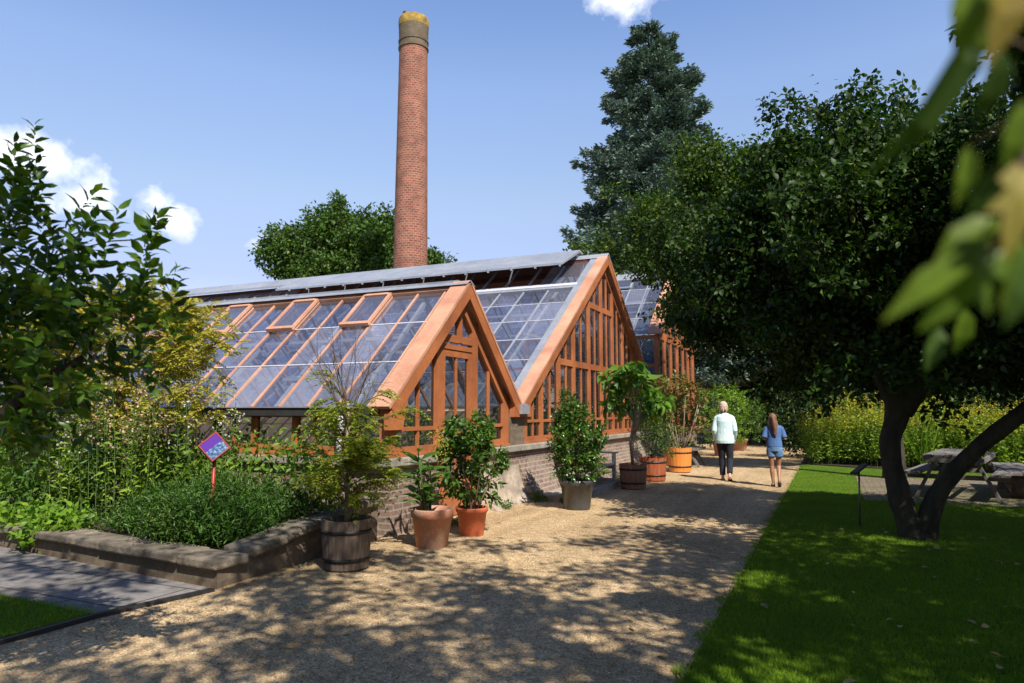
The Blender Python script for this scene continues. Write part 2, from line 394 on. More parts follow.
def tree(name, label, cat, base, stems, lob, dens, per, sig, leaf, mat, bark, seed, tip=.006, shape=KITE, group=None, kind_trunk_n=12, up=.8, down=.2, shell=.5, step=.5, sprigs=.35):
    rng = np.random.default_rng(seed)
    t = thing(name, label, cat, base, group)
    b = np.array(base)
    pts = lobes(rng, lob, dens, shell)
    nsp = int(len(pts)*sprigs)
    if nsp:
        cen = pts.mean(0); q = pts[rng.integers(0, len(pts), nsp)]; dd = norm(q-cen+rng.normal(size=q.shape)*.6+np.array([0, 0, .5])); ln = sig*rng.uniform(1.5, 4.2, (nsp, 1))
        spr = np.concatenate([q+dd*ln*f for f in (.35, .6, .8, 1.0)])
    pos, par, rad = grow(rng, stems, np.concatenate([pts, q+dd*ln]) if nsp else pts, step)
    mb = branch_mb(pos, par, rad, tip)
    tm = MB()
    for s in stems:
        path = [Vector(p) for p, r in s]; rr = [r for p, r in s]
        # smooth the stem
        P2 = []; R2 = []
        for i in range(len(path)-1):
            p0 = path[max(i-1, 0)]; p1 = path[i]; p2 = path[i+1]; p3 = path[min(i+2, len(path)-1)]
            for q in range(5):
                u = q/5
                P2.append(.5*((2*p1)+(p2-p0)*u+(2*p0-5*p1+4*p2-p3)*u*u+(3*p1-p0-3*p2+p3)*u**3)); R2.append(rr[i]*(1-u)+rr[i+1]*u)
        P2.append(path[-1]); R2.append(rr[-1])
        o = len(tm.v); tm.tube(P2, R2, kind_trunk_n)
        for k in range(o, len(tm.v)):
            v = tm.v[k]; c = P2[min((k-o)//kind_trunk_n, len(P2)-1)]
            nn = mnoise.noise(v*3.1)*.22+mnoise.noise(v*9)*.10
            tm.v[k] = c+(v-c)*(1+nn)
    tm.build('trunk', bark, t)
    mb.build('branches', bark, t)
    P, D = cluster(rng, pts, per, sig, .75, down)
    if nsp:
        P2, D2 = cluster(rng, spr, max(4, per//6), sig*.38, 1, 0); P = np.concatenate([P, P2]); D = np.concatenate([D, D2])
    L = leaf[0]*rng.uniform(.65, 1.25, len(P)); W = L*leaf[1]
    me = leafmesh('crown', P-b, D, L, W, rng, shape, up)
    link('crown', me, mat, t)
    return t
M['citrus_pot'] = leafmat('glossy_pot_leaf', (.03, .085, .012), (.07, .15, .02), (.20, .27, .04), .25, .28, .5, .9)
M['bush_leaf'] = leafmat('bush_leaf', (.025, .075, .012), (.06, .14, .02), (.10, .18, .03), .3, .5, .3, .9)
M['leafy_light'] = leafmat('light_leaf', (.07, .15, .015), (.15, .25, .03), (.26, .26, .05), .35, .45, .3, .9)
M['sign_case'] = simple('dark_red_case', (.10, .018, .015), (.07, .014, .012), 6, .5, .05, .002, 20)
def mk_panel():
    m, nt, out = newmat('sign_panel')
    v = coords(nt, 'UV')
    n = N(nt, 'ShaderNodeTexNoise'); n.inputs['Scale'].default_value = 6; n.inputs['Detail'].default_value = 4; nt.links.new(v, n.inputs['Vector'])
    pic = ramp(nt, n.outputs['Fac'], [(.35, (.02, .04, .14)), (.5, (.06, .13, .26)), (.65, (.28, .36, .45))]).outputs[0]
    sp = N(nt, 'ShaderNodeSeparateXYZ'); nt.links.new(v, sp.inputs[0])
    gt = N(nt, 'ShaderNodeMath', operation='GREATER_THAN'); gt.inputs[1].default_value = .52; nt.links.new(sp.outputs[1], gt.inputs[0])
    c = mixc(nt, gt.outputs[0], pic, (.085, .02, .26))
    principled(nt, out, c, .2, None, 0, .5); return m
M['sign_panel'] = mk_panel()
M['skin_fair'] = simple('fair_skin', (.55, .32, .23), (.50, .28, .20), 8, .5, .05, .002, 60)
M['skin_tan'] = simple('tanned_skin', (.34, .17, .10), (.30, .145, .085), 8, .5, .05, .002, 60)
M['hair_blond'] = simple('pale_blond_hair', (.62, .46, .34), (.42, .28, .20), 30, .6, .6, .01, 70, stretch=(1, 1, .25))
M['hair_brown'] = simple('brown_hair', (.22, .11, .06), (.12, .06, .035), 30, .5, .6, .01, 70, stretch=(1, 1, .25))
M['aqua'] = simple('pale_aqua_cotton', (.62, .78, .78), (.50, .68, .70), 3, .85, .4, .02, 12)
M['navy'] = simple('dark_navy_cloth', (.015, .018, .03), (.01, .012, .02), 5, .85, .3, .01, 20)
M['denim'] = simple('denim', (.08, .17, .38), (.055, .12, .28), 5, .85, .4, .01, 26)
M['denim_light'] = simple('light_denim', (.15, .26, .42), (.08, .16, .30), 9, .85, .4, .01, 30)
M['sandal'] = simple('brown_leather', (.22, .09, .05), (.14, .06, .03), 8, .6, .1, .002, 40)
M['shoe'] = simple('dark_shoe', (.05, .035, .03), (.03, .02, .02), 8, .6, .1, .002, 40)
M['maple_dark'] = leafmat('maple_leaf_dark', (.03, .07, .012), (.06, .11, .02), None, .3, .45, .3)
M['maple_rust'] = leafmat('maple_leaf_rust', (.26, .25, .05), (.36, .25, .06), None, .35, .5, .3)
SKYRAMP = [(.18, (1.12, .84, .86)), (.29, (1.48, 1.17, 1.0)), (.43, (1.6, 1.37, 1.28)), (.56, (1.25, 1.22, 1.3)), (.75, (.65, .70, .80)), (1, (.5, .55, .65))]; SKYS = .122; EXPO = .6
M['strip'] = simple('glass_lap', (.55, .56, .60), (.45, .46, .52), 4, .5, .1, .003, 30)
CLOUDLO = (5.5, 5.9, 6.8); CLOUDHI = (8.5, 8.5, 8.6)
M['tree_green'] = leafmat('tree_green', (.03, .07, .012), (.07, .14, .022), (.16, .22, .04), .3, .45, .3, .9)
# ================================================================ SETTING
def sheet(name, pts, z, mat, thick=0):
    mb = MB(); P = [(p[0], p[1], z) for p in pts]
    if thick: mb.prism([(p[0], p[1], z-thick) for p in pts], (0, 0, thick))
    else: mb.add(P, [list(range(len(P)))])
    return tag(mb.build(name, mat), kind='structure')
sheet('ground', [(-300, -300), (300, -300), (300, 300), (-300, 300)], -.06, M['lawn'])
# gravel, undulating a little
def gravel():
    xs = np.linspace(-30, -.8, 120); ys = np.linspace(-8, 40, 190)
    mb = MB(); idx = {}
    def inside(x, y): return (x > -4.96 or y > 4.3)
    for i, x in enumerate(xs):
        for j, y in enumerate(ys):
            z = .012*mnoise.noise(Vector((x*.9, y*.9, 0)))+.006*mnoise.noise(Vector((x*3, y*3, 2)))
            idx[i, j] = len(mb.v); mb.v.append(Vector((x, y, z)))
    for i in range(len(xs)-1):
        for j in range(len(ys)-1):
            if xs[i+1] <= -4.9 and ys[j+1] <= 4.45: continue
            mb.f.append([idx[i, j], idx[i+1, j], idx[i+1, j+1], idx[i, j+1]]); mb.sm.append(True)
    return tag(mb.build('gravel_path', M['gravel']), kind='structure')
gravel()
sheet('lawn', [(-.8, -8), (14, -8), (14, 13.1), (.45, 13.1), (.45, 17.7), (14, 17.7), (14, 30), (-.8, 30)], .03, M['lawn'], .09)
sheet('patio', [(.45, 13.104), (14, 13.104), (14, 17.696), (.454, 17.696)], .036, M['pavers'], .08)
sheet('side_lawn', [(-14, -4), (-5.0, -4), (-4.98, 3.52), (-14, 3.75)], .03, M['lawn'], .08)
sheet('paved_walk', [(-14, 3.76), (-4.98, 3.53), (-4.86, 4.1), (-4.79, 4.43), (-8.4, 4.80), (-14, 5.25)], .024, M['paving'], .06)
MB().prism([(-4.975, -4, -.05), (-4.93, -4, -.05), (-4.93, 3.53, -.05), (-4.81, 4.1, -.05), (-4.73, 4.42, -.05), (-4.785, 4.42, -.05), (-4.855, 4.1, -.05), (-4.975, 3.53, -.05)], (0, 0, .078)).build('path_edging', M['dark'])
tag(bpy.data.objects['path_edging'], 'thin dark strip edging the gravel beside the grey paving', 'edging')
sheet('flower_bed', [(-.8, 21.2), (.5, 20.4), (3, 19.9), (12, 19.4), (12, 27), (-.8, 27)], .06, M['soil'], .1)

rngG = np.random.default_rng(5)
def scatter_grass(name, n, xf, y0, y1, z):
    y = y0+(y1-y0)*rngG.uniform(0, 1, n)**1.5; lo, hi = xf
    x0 = lo(y)+(.035*np.sin(y*7.3)+.025*np.sin(y*19+1))*(n > 50000); x1 = hi(y); x = x0+(x1-x0)*rngG.uniform(0, 1, n)
    P = np.stack([x, y, np.full(n, z)], 1)
    D = rngG.normal(size=(n, 3))*.45+np.array([0, 0, 1])
    L = rngG.uniform(.018, .042, n)
    o = link(name, leafmesh(name, P, D, L, .005, rngG, BLADE, .2), M['blade'])
    return tag(o, 'short mown green grass', 'grass', kind='stuff')
scatter_grass('lawn_grass', 190000, (lambda y: y*0-.83, lambda y: .23*y+.5), 3.2, 13, .028)
scatter_grass('far_lawn_grass', 60000, (lambda y: y*0-.83, lambda y: .23*y+.5), 12.6, 20.2, .028)
scatter_grass('side_lawn_grass', 22000, (lambda y: y*0-7.4, lambda y: y*0-4.98), 2.4, 3.58, .028)

# loose pebbles
def pebbles():
    n = 14000; rng = rngG
    y = 3.2+rng.uniform(0, 1, n)**1.8*9; x = np.where(rng.uniform(size=n) < .12, -.8+rng.normal(size=n)*.06, rng.uniform(-5.0, -.78, n))
    ok = ~((x < -4.85) & (y < 4.4)); x = x[ok]; y = y[ok]; n = len(x)
    base = np.array([(0, 0, 1), (1, 0, 0), (0, 1, 0), (-1, 0, 0), (0, -1, 0), (0, 0, -.6)], float)
    F = [(0, 1, 2), (0, 2, 3), (0, 3, 4), (0, 4, 1), (5, 2, 1), (5, 3, 2), (5, 4, 3), (5, 1, 4)]
    sc_ = rng.uniform(.003, .008, (n, 1, 1))*np.array([1, 1, .6])*rng.uniform(.7, 1.4, (n, 1, 3))
    a = rng.uniform(0, 6.28, n); V = base[None]*sc_
    vx = V[:, :, 0]*np.cos(a)[:, None]-V[:, :, 1]*np.sin(a)[:, None]; vy = V[:, :, 0]*np.sin(a)[:, None]+V[:, :, 1]*np.cos(a)[:, None]
    P = np.stack([vx+x[:, None], vy+y[:, None], V[:, :, 2]+.004], 2).reshape(-1, 3)
    idx = (np.arange(n)[:, None, None]*6+np.array(F)[None]).ravel()
    me = bpy.data.meshes.new('pebbles'); me.vertices.add(len(P)); me.vertices.foreach_set('co', P.ravel().astype(np.float32))
    me.loops.add(len(idx)); me.loops.foreach_set('vertex_index', idx.astype(np.int32))
    me.polygons.add(len(idx)//3); me.polygons.foreach_set('loop_start', np.arange(0, len(idx), 3, dtype=np.int32)); me.update(calc_edges=True)
    tag(link('loose_gravel', me, M['pebble']), 'loose sandy pebbles lying on the path', 'gravel', kind='stuff')
M['pebble'] = leafmat('pebble', (.20, .14, .08), (.46, .35, .22), (.66, .60, .50), 0, .9, .15, .85)
pebbles()
# fallen leaves
rf = random.Random(3)
def fallen(x, y, z, first, col, text):
    me = leafmesh('fallen_leaf', [(0, 0, .006)], [(math.cos(rf.random()*6.3), math.sin(rf.random()*6.3), .12)], rf.uniform(.05, .085), .045, np.random.default_rng(rf.randrange(999)), LEAF, 2.5)
    o = link('fallen_leaf', me, M[col]); o.location = (x, y, z)
    tag(o, text, 'leaf', 'fallen leaves on lawn and path' if z > .01 else 'fallen leaves on the gravel')
for i in range(44):
    y = rf.uniform(4, 11); x = rf.uniform(-.6, .2*y)
    fallen(x, y, .052, i == 0, 'deadleaf', 'small dry brown leaf fallen on the right-hand lawn')
for i in range(30):
    fallen(rf.uniform(-4.2, -1), rf.uniform(4, 10), .004, False, 'deadleaf', 'small dry brown leaf fallen on the gravel path')

# ================================================================ GREENHOUSES
class Slope:
    def __init__(s, a, b): s.a = a; s.b = b; s.L = math.dist(a, b); s.d = ((b[0]-a[0])/s.L, (b[1]-a[1])/s.L); s.n = (-s.d[1], s.d[0]) if s.d[0] > 0 else (s.d[1], -s.d[0])
    def p(s, u, v, w): return (u, s.a[0]+s.d[0]*v+s.n[0]*w, s.a[1]+s.d[1]*v+s.n[1]*w)
    def box(s, mb, u0, u1, v0, v1, w0, w1):
        q = [s.p(u0, v0, w0), s.p(u1, v0, w0), s.p(u1, v1, w0), s.p(u0, v1, w0)]
        q2 = [s.p(u0, v0, w1), s.p(u1, v0, w1), s.p(u1, v1, w1), s.p(u0, v1, w1)]
        mb.add(q+q2, [(0, 3, 2, 1), (4, 5, 6, 7), (0, 1, 5, 4), (1, 2, 6, 5), (2, 3, 7, 6), (3, 0, 4, 7)])
    def sheet(s, mb, u0, u1, v0, v1, w): mb.add([s.p(u0, v0, w), s.p(u1, v0, w), s.p(u1, v1, w), s.p(u0, v1, w)], [(0, 1, 2, 3)])
def rake(Y, y0, z0, yp, zp, y1, z1):
    return z0+(zp-z0)*(Y-y0)/(yp-y0) if Y <= yp else z1+(zp-z1)*(y1-Y)/(y1-yp)

def roof(g, sl, xa, xb, step, rows, barmat, vents=(), strips=True, railmat='cap', barw=.024, reversed_=False, nm='roof_frame', v1=None, vlen=.75, sw=.009):
    """glass, bars, laps on one slope; xa > xb (xa at the gable)"""
    L = v1 or sl.L
    m = MB(); k = 0; x = xa-.06; xs = []
    while x > xb: xs.append(x); x -= step
    edges = [xa]+xs[1:]+[xb]; rg = random.Random(int(abs(xb)*10)+rows)
    for i in range(len(edges)-1):
        for r in range(rows):
            w4 = [rg.uniform(-.006, .006) for _ in range(4)]
            m.add([sl.p(edges[i+1], L*r/rows, w4[0]), sl.p(edges[i], L*r/rows, w4[1]), sl.p(edges[i], L*(r+1)/rows, w4[2]), sl.p(edges[i+1], L*(r+1)/rows, w4[3])], [(0, 1, 2, 3)])
    m.build('roof_glass', M['roofglass'], g); m = MB()
    for x in xs: sl.box(m, x-barw/2, x+barw/2, .02, L-.06, -.04, .016)
    sl.box(m, xb, xa, L-.13, L-.02, -.05, .045)
    m.build(nm, M[barmat], g)
    if strips:
        m = MB()
        for r in range(1, rows): sl.box(m, xb, xa, L*r/rows-sw, L*r/rows+sw, .003, .012)
        m.build('glazing_strip', M['white' if sw > .01 else 'strip'], g)
    for k in vents:
        if k+1 >= len(xs): continue
        x1 = xs[k]; x0 = xs[k+1]
        m = MB(); v0 = L-.14-vlen; v1_ = L-.14; h = .05
        sl.box(m, x0-.022, x0+.022, v0, v1_, .04, .03+h); sl.box(m, x1-.022, x1+.022, v0, v1_, .04, .03+h)
        sl.box(m, x0-.03, x1+.03, v0-.06, v0+.0, .035, .04+h); sl.box(m, x0+.022, x1-.022, v1_-.05, v1_, .04, .04+h)
        o = m.build('roof_vent', M[railmat], g)
        m = MB(); sl.sheet(m, x0+.022, x1-.022, v0, v1_-.05, .065); m.build('pane', M['roofglass'], o)
    return xs
def interior_truss(g, yA, zA, yP, zP, yB, zB, xs, name='truss', mat='white', off=.13):
    m = MB()
    for x in xs:
        m.bar((x, yA+.1, zA-off*.6), (x, yP, zP-off*1.6), .05, .06, (1, 0, 0)); m.bar((x, yP, zP-off*1.6), (x, yB-.1, zB-off*.6), .05, .06, (1, 0, 0))
        zt = zA+(zP-zA)*.45; yl = yA+(yP-yA)*.45+.12; yr = yB-(yB-yP)*.45-.12
        m.bar((x, yl, zt), (x, yr, zt), .04, .04); m.bar((x, (yl+yP)/2, (zt+zP)/2-.1), (x, yP, zt), .03, .03); m.bar((x, (yr+yP)/2, (zt+zP)/2-.1), (x, yP, zt), .03, .03)
    for f in (.3, .62):
        for (ya, za) in ((yA, zA), (yB, zB)):
            m.bar((xs[0], ya+(yP-ya)*f, za+(zP-za)*f-.11), (xs[-1], ya+(yP-ya)*f, za+(zP-za)*f-.11), .05, .05)
    m.build(name, M[mat], g)
def verge(g, sl, xo, w, flash=0, v0=-.06, v1=None):
    L = (v1 or sl.L)+.03
    m = MB(); sl.box(m, xo-w, xo, v0, L, .03, .075); m.build('verge_board', M['cap'], g)
    m = MB(); sl.box(m, xo-.05, xo-.01, v0+.04, L-.01, -.14, .028); m.build('bargeboard', M['wood'], g)
    if flash:
        m = MB(); sl.box(m, xo-w-flash, xo-w+.01, v0+.1, L-.02, .012, .05); m.build('verge_flashing', M['zinc'], g)

XG = -4.9                       # gable plane
# ---------------- small greenhouse
SG = thing('greenhouse', 'small low greenhouse with terracotta timber gable, narrow door and glass roof behind the clay pots', 'greenhouse', (-8, 9, 0), 'terracotta timber greenhouses joined in a row')
ns = Slope((7.10, 1.54), (9.08, 3.36)); fs = Slope((10.98, 1.54), (9.08, 3.36))
XE = -15.0
roof(SG, ns, XG-.22, XE, .475, 3, 'cap', vents=(2, 5, 8, 11, 14))
roof(SG, fs, XG-.22, XE, .475, 3, 'cap')
verge(SG, ns, XG+.10, .28); verge(SG, fs, XG+.096, .28, v1=fs.L-.05)
m = MB(); m.prism([(XG+.1, 8.93, 3.36), (XG+.1, 9.08, 3.44), (XG+.1, 9.23, 3.36), (XG+.1, 9.08, 3.40)], (-(XG+.1-XE), 0, 0))
m.box(XG-.1, XE, 9.05, 9.11, 3.42, 3.455); m.build('ridge_cap', M['zinc'], SG)
interior_truss(SG, 7.15, 1.5, 9.08, 3.36, 10.9, 1.5, [-5.6-1.3*i for i in range(7)])
# base walls
def batter(xtop, xbot, y0, y1, ztop, thick, seed, amp=.03, n=(26, 8)):
    mb = MB(); ny, nz = n
    for i in range(ny+1):
        for j in range(nz+1):
            y = y0+(y1-y0)*i/ny; f = j/nz; z = ztop*f
            x = xbot(y)+(xtop-xbot(y))*min(1, f*1.25)**.6
            x += amp*mnoise.noise(Vector((y*2.2, z*3, seed)))*(1-f)
            mb.v.append(Vector((x, y, z)))
    for i in range(ny):
        for j in range(nz):
            a = i*(nz+1)+j; mb.f.append([a, a+nz+1, a+nz+2, a+1]); mb.sm.append(False)
    for i in (0, ny):
        o = i*(nz+1); b0 = len(mb.v); y = y0+(y1-y0)*i/ny
        mb.v += [Vector((xtop-.03, y, ztop)), Vector((xtop-.03, y, 0))]; mb.f.append([o+j for j in range(nz+1)]+[b0, b0+1]); mb.sm.append(False)
    mb.box(xtop-thick, xtop-.004, y0+.003, y1-.003, -.05, ztop-.002)
    return mb
m = MB(); m.box(XE, -4.88, 7.17, 7.40, -.05, .82); m.box(-5.12, -4.88, 7.401, 8.34, -.05, .82); m.box(-5.12, -4.88, 9.58, 11.0, -.05, .82)
m.build('brick_wall', M['brick_wall'], SG)
m = MB(); m.box(XE, -4.80, 7.08, 7.45, .822, .925); m.box(-5.15, -4.80, 7.451, 8.36, .822, .925); m.box(-5.15, -4.80, 9.56, 10.98, .822, .925)
m.build('stone_sill', M['sill'], SG, bevel=.015)
batter(-4.875, lambda y: -4.60-.06*math.sin(y*2), 9.60, 11.0, .60, .1, 4, .10).build('render_footing', M['plaster'], SG)

# gable framing
def gframe(yA, zA, yP, zP, yB, zB, posts, thin, rails, zb, xf=XG-.03, dp=.09):
    m = MB()
    for y, w in posts:
        zt = rake(y, yA, zA, yP, zP, yB, zB)-.12; m.box(xf-dp, xf, y-w/2, y+w/2, zb, zt)
    for y, w in thin:
        zt = rake(y, yA, zA, yP, zP, yB, zB)-.12; m.box(xf-.065, xf-.015, y-w/2, y+w/2, zb+.05, zt)
    for y0, y1, z, h in rails: m.box(xf-.082, xf-.006, y0, y1, z-h/2, z+h/2)
    return m
A = (7.1, 1.54, 9.08, 3.36, 10.98, 1.54)
m = gframe(*A, [(7.24, .22), (8.42, .17), (9.48, .17), (10.60, .20)], [(7.90, .045), (9.99, .045)],
           [(7.35, 8.34, 1.27, .05), (9.56, 10.5, 1.27, .05), (7.351, 8.339, 1.0, .09), (9.561, 10.499, 1.0, .09), (8.5, 9.4, 2.42, .07), (8.5, 9.4, 2.52, .06)], .93)
m.box(XG-.15, XG-.0, 7.13, 10.7, .927, .965)
m.box(XG-.125, XG-.028, 8.34, 8.50, -.05, .925); m.box(XG-.125, XG-.028, 9.40, 9.56, -.05, .925)
m.bar((XG-.075, 9.02, 2.50), (XG-.075, 9.02, 3.2), .08, .09, (1, 0, 0))
for y0, y1 in ((8.5, 8.98), (9.06, 9.4)):
    m.box(XG-.10, XG-.035, y0, y1, 2.551, 2.60)
# inner rake frames
for sgn, s in ((1, ns), (-1, fs)):
    s.box(m, XG-.125, XG-.033, .18, s.L-.02, -.26, -.142)
m.build('gable_frame', M['wood'], SG)
# corner shoulders & valley fascia
m = MB(); m.prism([(XG+.083, 7.06, 1.47), (XG+.083, 7.06, 1.27), (XG+.083, 7.34, 1.27), (XG+.083, 7.45, 1.66), (XG+.083, 7.26, 1.64)], (-.09, 0, 0))
m.build('corner_bracket', M['wood'], SG)
m = MB(); m.add([(XG-.08, y, z) for y, z in ((7.34, .96), (8.34, .96), (8.34, 2.55), (7.34, 1.65))], [(0, 1, 2, 3)])
m.add([(XG-.08, y, z) for y, z in ((9.56, .96), (10.5, .96), (10.5, 1.85), (9.56, 2.75))], [(0, 1, 2, 3)])
m.add([(XG-.08, y, z) for y, z in ((8.5, 2.55), (9.4, 2.55), (9.08, 3.15))], [(0, 1, 2)])
m.build('gable_glass', M['glass'], SG)
# door
d = MB(); x0 = XG-.115; x1 = XG-.05
d.box(x0, x1, 8.505, 8.60, .02, 2.38); d.box(x0, x1, 9.30, 9.395, .02, 2.38); d.box(x0, x1, 8.6, 9.3, 2.28, 2.38); d.box(x0, x1, 8.6, 9.3, .02, .55); d.box(x0+.01, x1-.01, 8.6, 9.3, 1.18, 1.24)
d.box(x0+.02, x1-.01, 8.93, 8.97, .55, 2.28)
do = d.build('door', M['wood'], SG)
m = MB(); m.add([(XG-.085, 8.6, .55), (XG-.085, 9.3, .55), (XG-.085, 9.3, 2.28), (XG-.085, 8.6, 2.28)], [(0, 1, 2, 3)]); m.build('pane', M['glass'], do)
m = MB(); m.box(XG-.05, XG-.035, 9.325, 9.355, .98, 1.12); m.tube([(XG-.04, 9.34, 1.07), (XG+.02, 9.34, 1.07), (XG+.02, 9.24, 1.07)], .008, 8); m.build('handle', M['steel'], do)
# side wall windows
m = MB(); m.box(XE, XG-.15, 7.11, 7.18, .927, .965); m.box(XE, XG-.15, 7.15, 7.22, .966, 1.06); m.box(XE, XG-.15, 7.15, 7.24, 1.44, 1.56)
m.build('side_rail', M['wood'], SG)
px_ = [-5.0-.70*i for i in range(15)]
for i in range(14):
    xa, xb = px_[i], px_[i+1]
    f = MB(); f.box(xb-.001, xb+.07, 7.14, 7.23, 1.061, 1.439); 
    o = f.build('side_window', M['wood'] if i % 3 else M['innerwood'], SG)
    g_ = MB(); g_.add([(xb+.07, 7.19, 1.061), (xa, 7.19, 1.061), (xa, 7.19, 1.439), (xb+.07, 7.19, 1.439)], [(0, 1, 2, 3)]); g_.build('pane', M['glass'], o)
    if i % 2: MB().box((xa+xb)/2-.015, (xa+xb)/2+.015, 7.16, 7.20, 1.061, 1.439).build('mullion', M['wood'], o)
m = MB(); m.prism([(XG-.24, 7.02, 1.54), (XG-.24, 7.00, 1.44), (XG-.24, 7.10, 1.42), (XG-.24, 7.14, 1.50), (XG-.24, 7.12, 1.54)], (XE-XG+.24, 0, 0)); m.build('gutter', M['dark'], SG)
m = MB(); m.box(XE, XG-.24, 6.995, 7.12, 1.542, 1.556); m.build('gutter_lip', M['zinc'], SG)
m = MB(); m.tube([(-5.52, 7.02, 1.45), (-5.52, 7.03, 1.36), (-5.56, 7.07, 1.24), (-5.60, 7.10, 1.12), (-5.60, 7.10, .9)], .042, 12); m.build('drainpipe', M['white'], SG)
# end wall
m = MB(); m.box(XE-.1, XE, 7.1, 11, -.05, 1.5); m.build('end_wall', M['brick_wall'], SG)

# ---------------- large greenhouse
BG = thing('greenhouse', 'large middle greenhouse with tall terracotta gable of narrow windows and open ridge ventilator', 'greenhouse', (-10, 16, 0), 'terracotta timber greenhouses joined in a row')
bn = Slope((11.02, 1.54), (16.3, 5.25)); bf = Slope((21.5, 1.54), (16.3, 5.25))
XB = -26.0
rs_g = random.Random(8)
vcut = bn.L-1.55
roof(BG, bn, XG-.28, XB, .62, 6, 'zinc', v1=vcut, barw=.035, railmat='zinc', sw=.009)
roof(BG, bf, XG-.28, XB, .62, 7, 'zinc', barw=.035, sw=.009)
verge(BG, bn, XG+.10, .25, .18); verge(BG, bf, XG+.096, .30, .20, v1=bf.L-.05)
# open ridge ventilator: band of upper panes, timber stays, zinc flap
m = MB(); bn.sheet(m, XG-1.3, XG-.28, vcut, bn.L, 0); m.build('upper_pane', M['roofglass'], BG)
for i in range(34):
    x = XG-.35-.62*i; m = MB()
    bn.box(m, x-.018, x+.018, vcut, bn.L-.3, -.03, .02); m.build('vent_rafter', M['zinc'], BG)
m = MB(); bn.box(m, XG-9.2, XG-1.3, bn.L-.62, bn.L-.05, -.30, -.16); m.box(XB, XG-.4, 16.15, 16.30, 4.85, 5.2); m.build('ridge_timber', M['innerwood'], BG)
m = MB(); bn.box(m, XB, XG-.3, vcut-.03, vcut+.09, -.02, .06); m.build('vent_sill', M['strip'], BG)
m = MB(); m.prism([(XG-.62, 16.42, 5.46), (XG-.62, 16.25, 5.50), (XG-.62, 14.95, 4.93), (XG-.62, 14.95, 4.88), (XG-.62, 16.25, 5.44), (XG-.62, 16.42, 5.40)], (-8.63, 0, 0))
for i in range(14): 
    x = XG-.68-.62*i; m.box(x-.02, x+.02, 14.93, 14.98, 4.84, 4.93)
m.build('ridge_flap', M['zinc'], BG)
m = MB(); m.prism([(XG-9.26, 16.42, 5.46), (XG-9.26, 16.25, 5.50), (XG-9.26, 15.72, 5.21), (XG-9.26, 15.72, 5.15), (XG-9.26, 16.25, 5.44), (XG-9.26, 16.42, 5.40)], (XB-XG+9.26, 0, 0)); m.build('closed_flap', M['zinc'], BG)
m = MB()
for i in range(28):
    x = XG-9.3-.62*i
    if x-.62 > XB: bn.sheet(m, x-.60, x, vcut+.09, bn.L-.15, rs_g.uniform(.0, .02))
m.build('upper_pane', M['roofglass'], BG)
for i in range(6):
    x = XG-1.9-1.24*i; MB().bar((x, 15.0, 4.88), (x-.25, 15.3, 4.60), .025, .025).build('vent_stay', M['white'], BG)
m = MB(); m.prism([(XG+.1, 16.15, 5.23), (XG+.1, 16.3, 5.36), (XG+.1, 16.45, 5.23), (XG+.1, 16.3, 5.29)], (-(1.4), 0, 0)); m.build('ridge_cap', M['zinc'], BG)
interior_truss(BG, 11.1, 1.5, 16.3, 5.15, 21.4, 1.5, [-5.9-2.4*i for i in range(8)], off=.2)
B = (11.02, 1.54, 16.3, 5.25, 21.5, 1.54)
thick = [11.43, 12.20, 13.14, 14.05, 15.10, 16.06, 17.0, 17.94, 18.9, 19.9, 21.0]
thin = []
for a, b in zip(thick[:-1], thick[1:]): thin += [((a+b)/2, .032)]
m = gframe(*B, [(y, .135) for y in thick], thin, [(13.1, 20.0, 2.5, .13), (15.1, 17.1, 3.93, .13), (11.5, 21.0, 1.32, .05), (11.45, 21.05, 1.0, .09)], .93)
m.box(XG-.15, XG, 11.3, 21.1, .927, .965)
for s in (bn, bf): s.box(m, XG-.125, XG-.033, .40, s.L-.02, -.26, -.142)
m.build('gable_frame', M['wood'], BG)
m = MB(); m.add([(XG-.075, y, z) for y, z in ((11.4, .96), (21.1, .96), (21.1, 1.75), (16.3, 5.1), (11.4, 1.72))], [(0, 1, 2, 3, 4)]); m.build('gable_glass', M['glass'], BG)
m = batter(-4.88, lambda y: -4.47-.12*min(1, max(0, (y-11.4)/1.5)), 11.0, 21.4, .82, .24, 9, .05, (60, 10)); m.build('brick_wall', M['brick_wall'], BG)
m = MB(); m.box(-5.15, -4.80, 10.981, 21.4, .822, .925); m.build('stone_sill', M['sill'], BG, bevel=.015)
m = MB(); m.box(-5.13, -4.90, 10.70, 11.30, .926, 1.46); m.build('stone_pier', M['brick_old'], BG)
m = MB(); m.prism([(XG+.079, 10.70, 1.40), (XG+.079, 11.42, 1.40), (XG+.079, 11.42, 1.62), (XG+.079, 11.20, 1.62), (XG+.079, 10.96, 1.58), (XG+.079, 10.75, 1.72)], (-.1, 0, 0)); m.build('valley_fascia', M['wood'], BG)
m = MB(); m.box(XG-2.0, XG+.12, 10.93, 11.16, 1.56, 1.62); m.box(XG+.075, XG+.14, 10.90, 11.20, 1.45, 1.60); m.build('valley_gutter', M['zinc'], BG)
# inner contents: white shading screen and back wall
m = MB(); m.box(XB, XB+.1, 11.1, 21.4, 0, 2.0); m.box(XB, XG-.3, 21.40, 21.5, 0, 1.5); m.build('back_wall', M['housewall'], BG)
# lintel bench kerb inside
sheet('greenhouse_floor', [(-26, 7.4), (-5.13, 7.4), (-5.13, 28), (-26, 28)], .05, M['plaster'], .05)

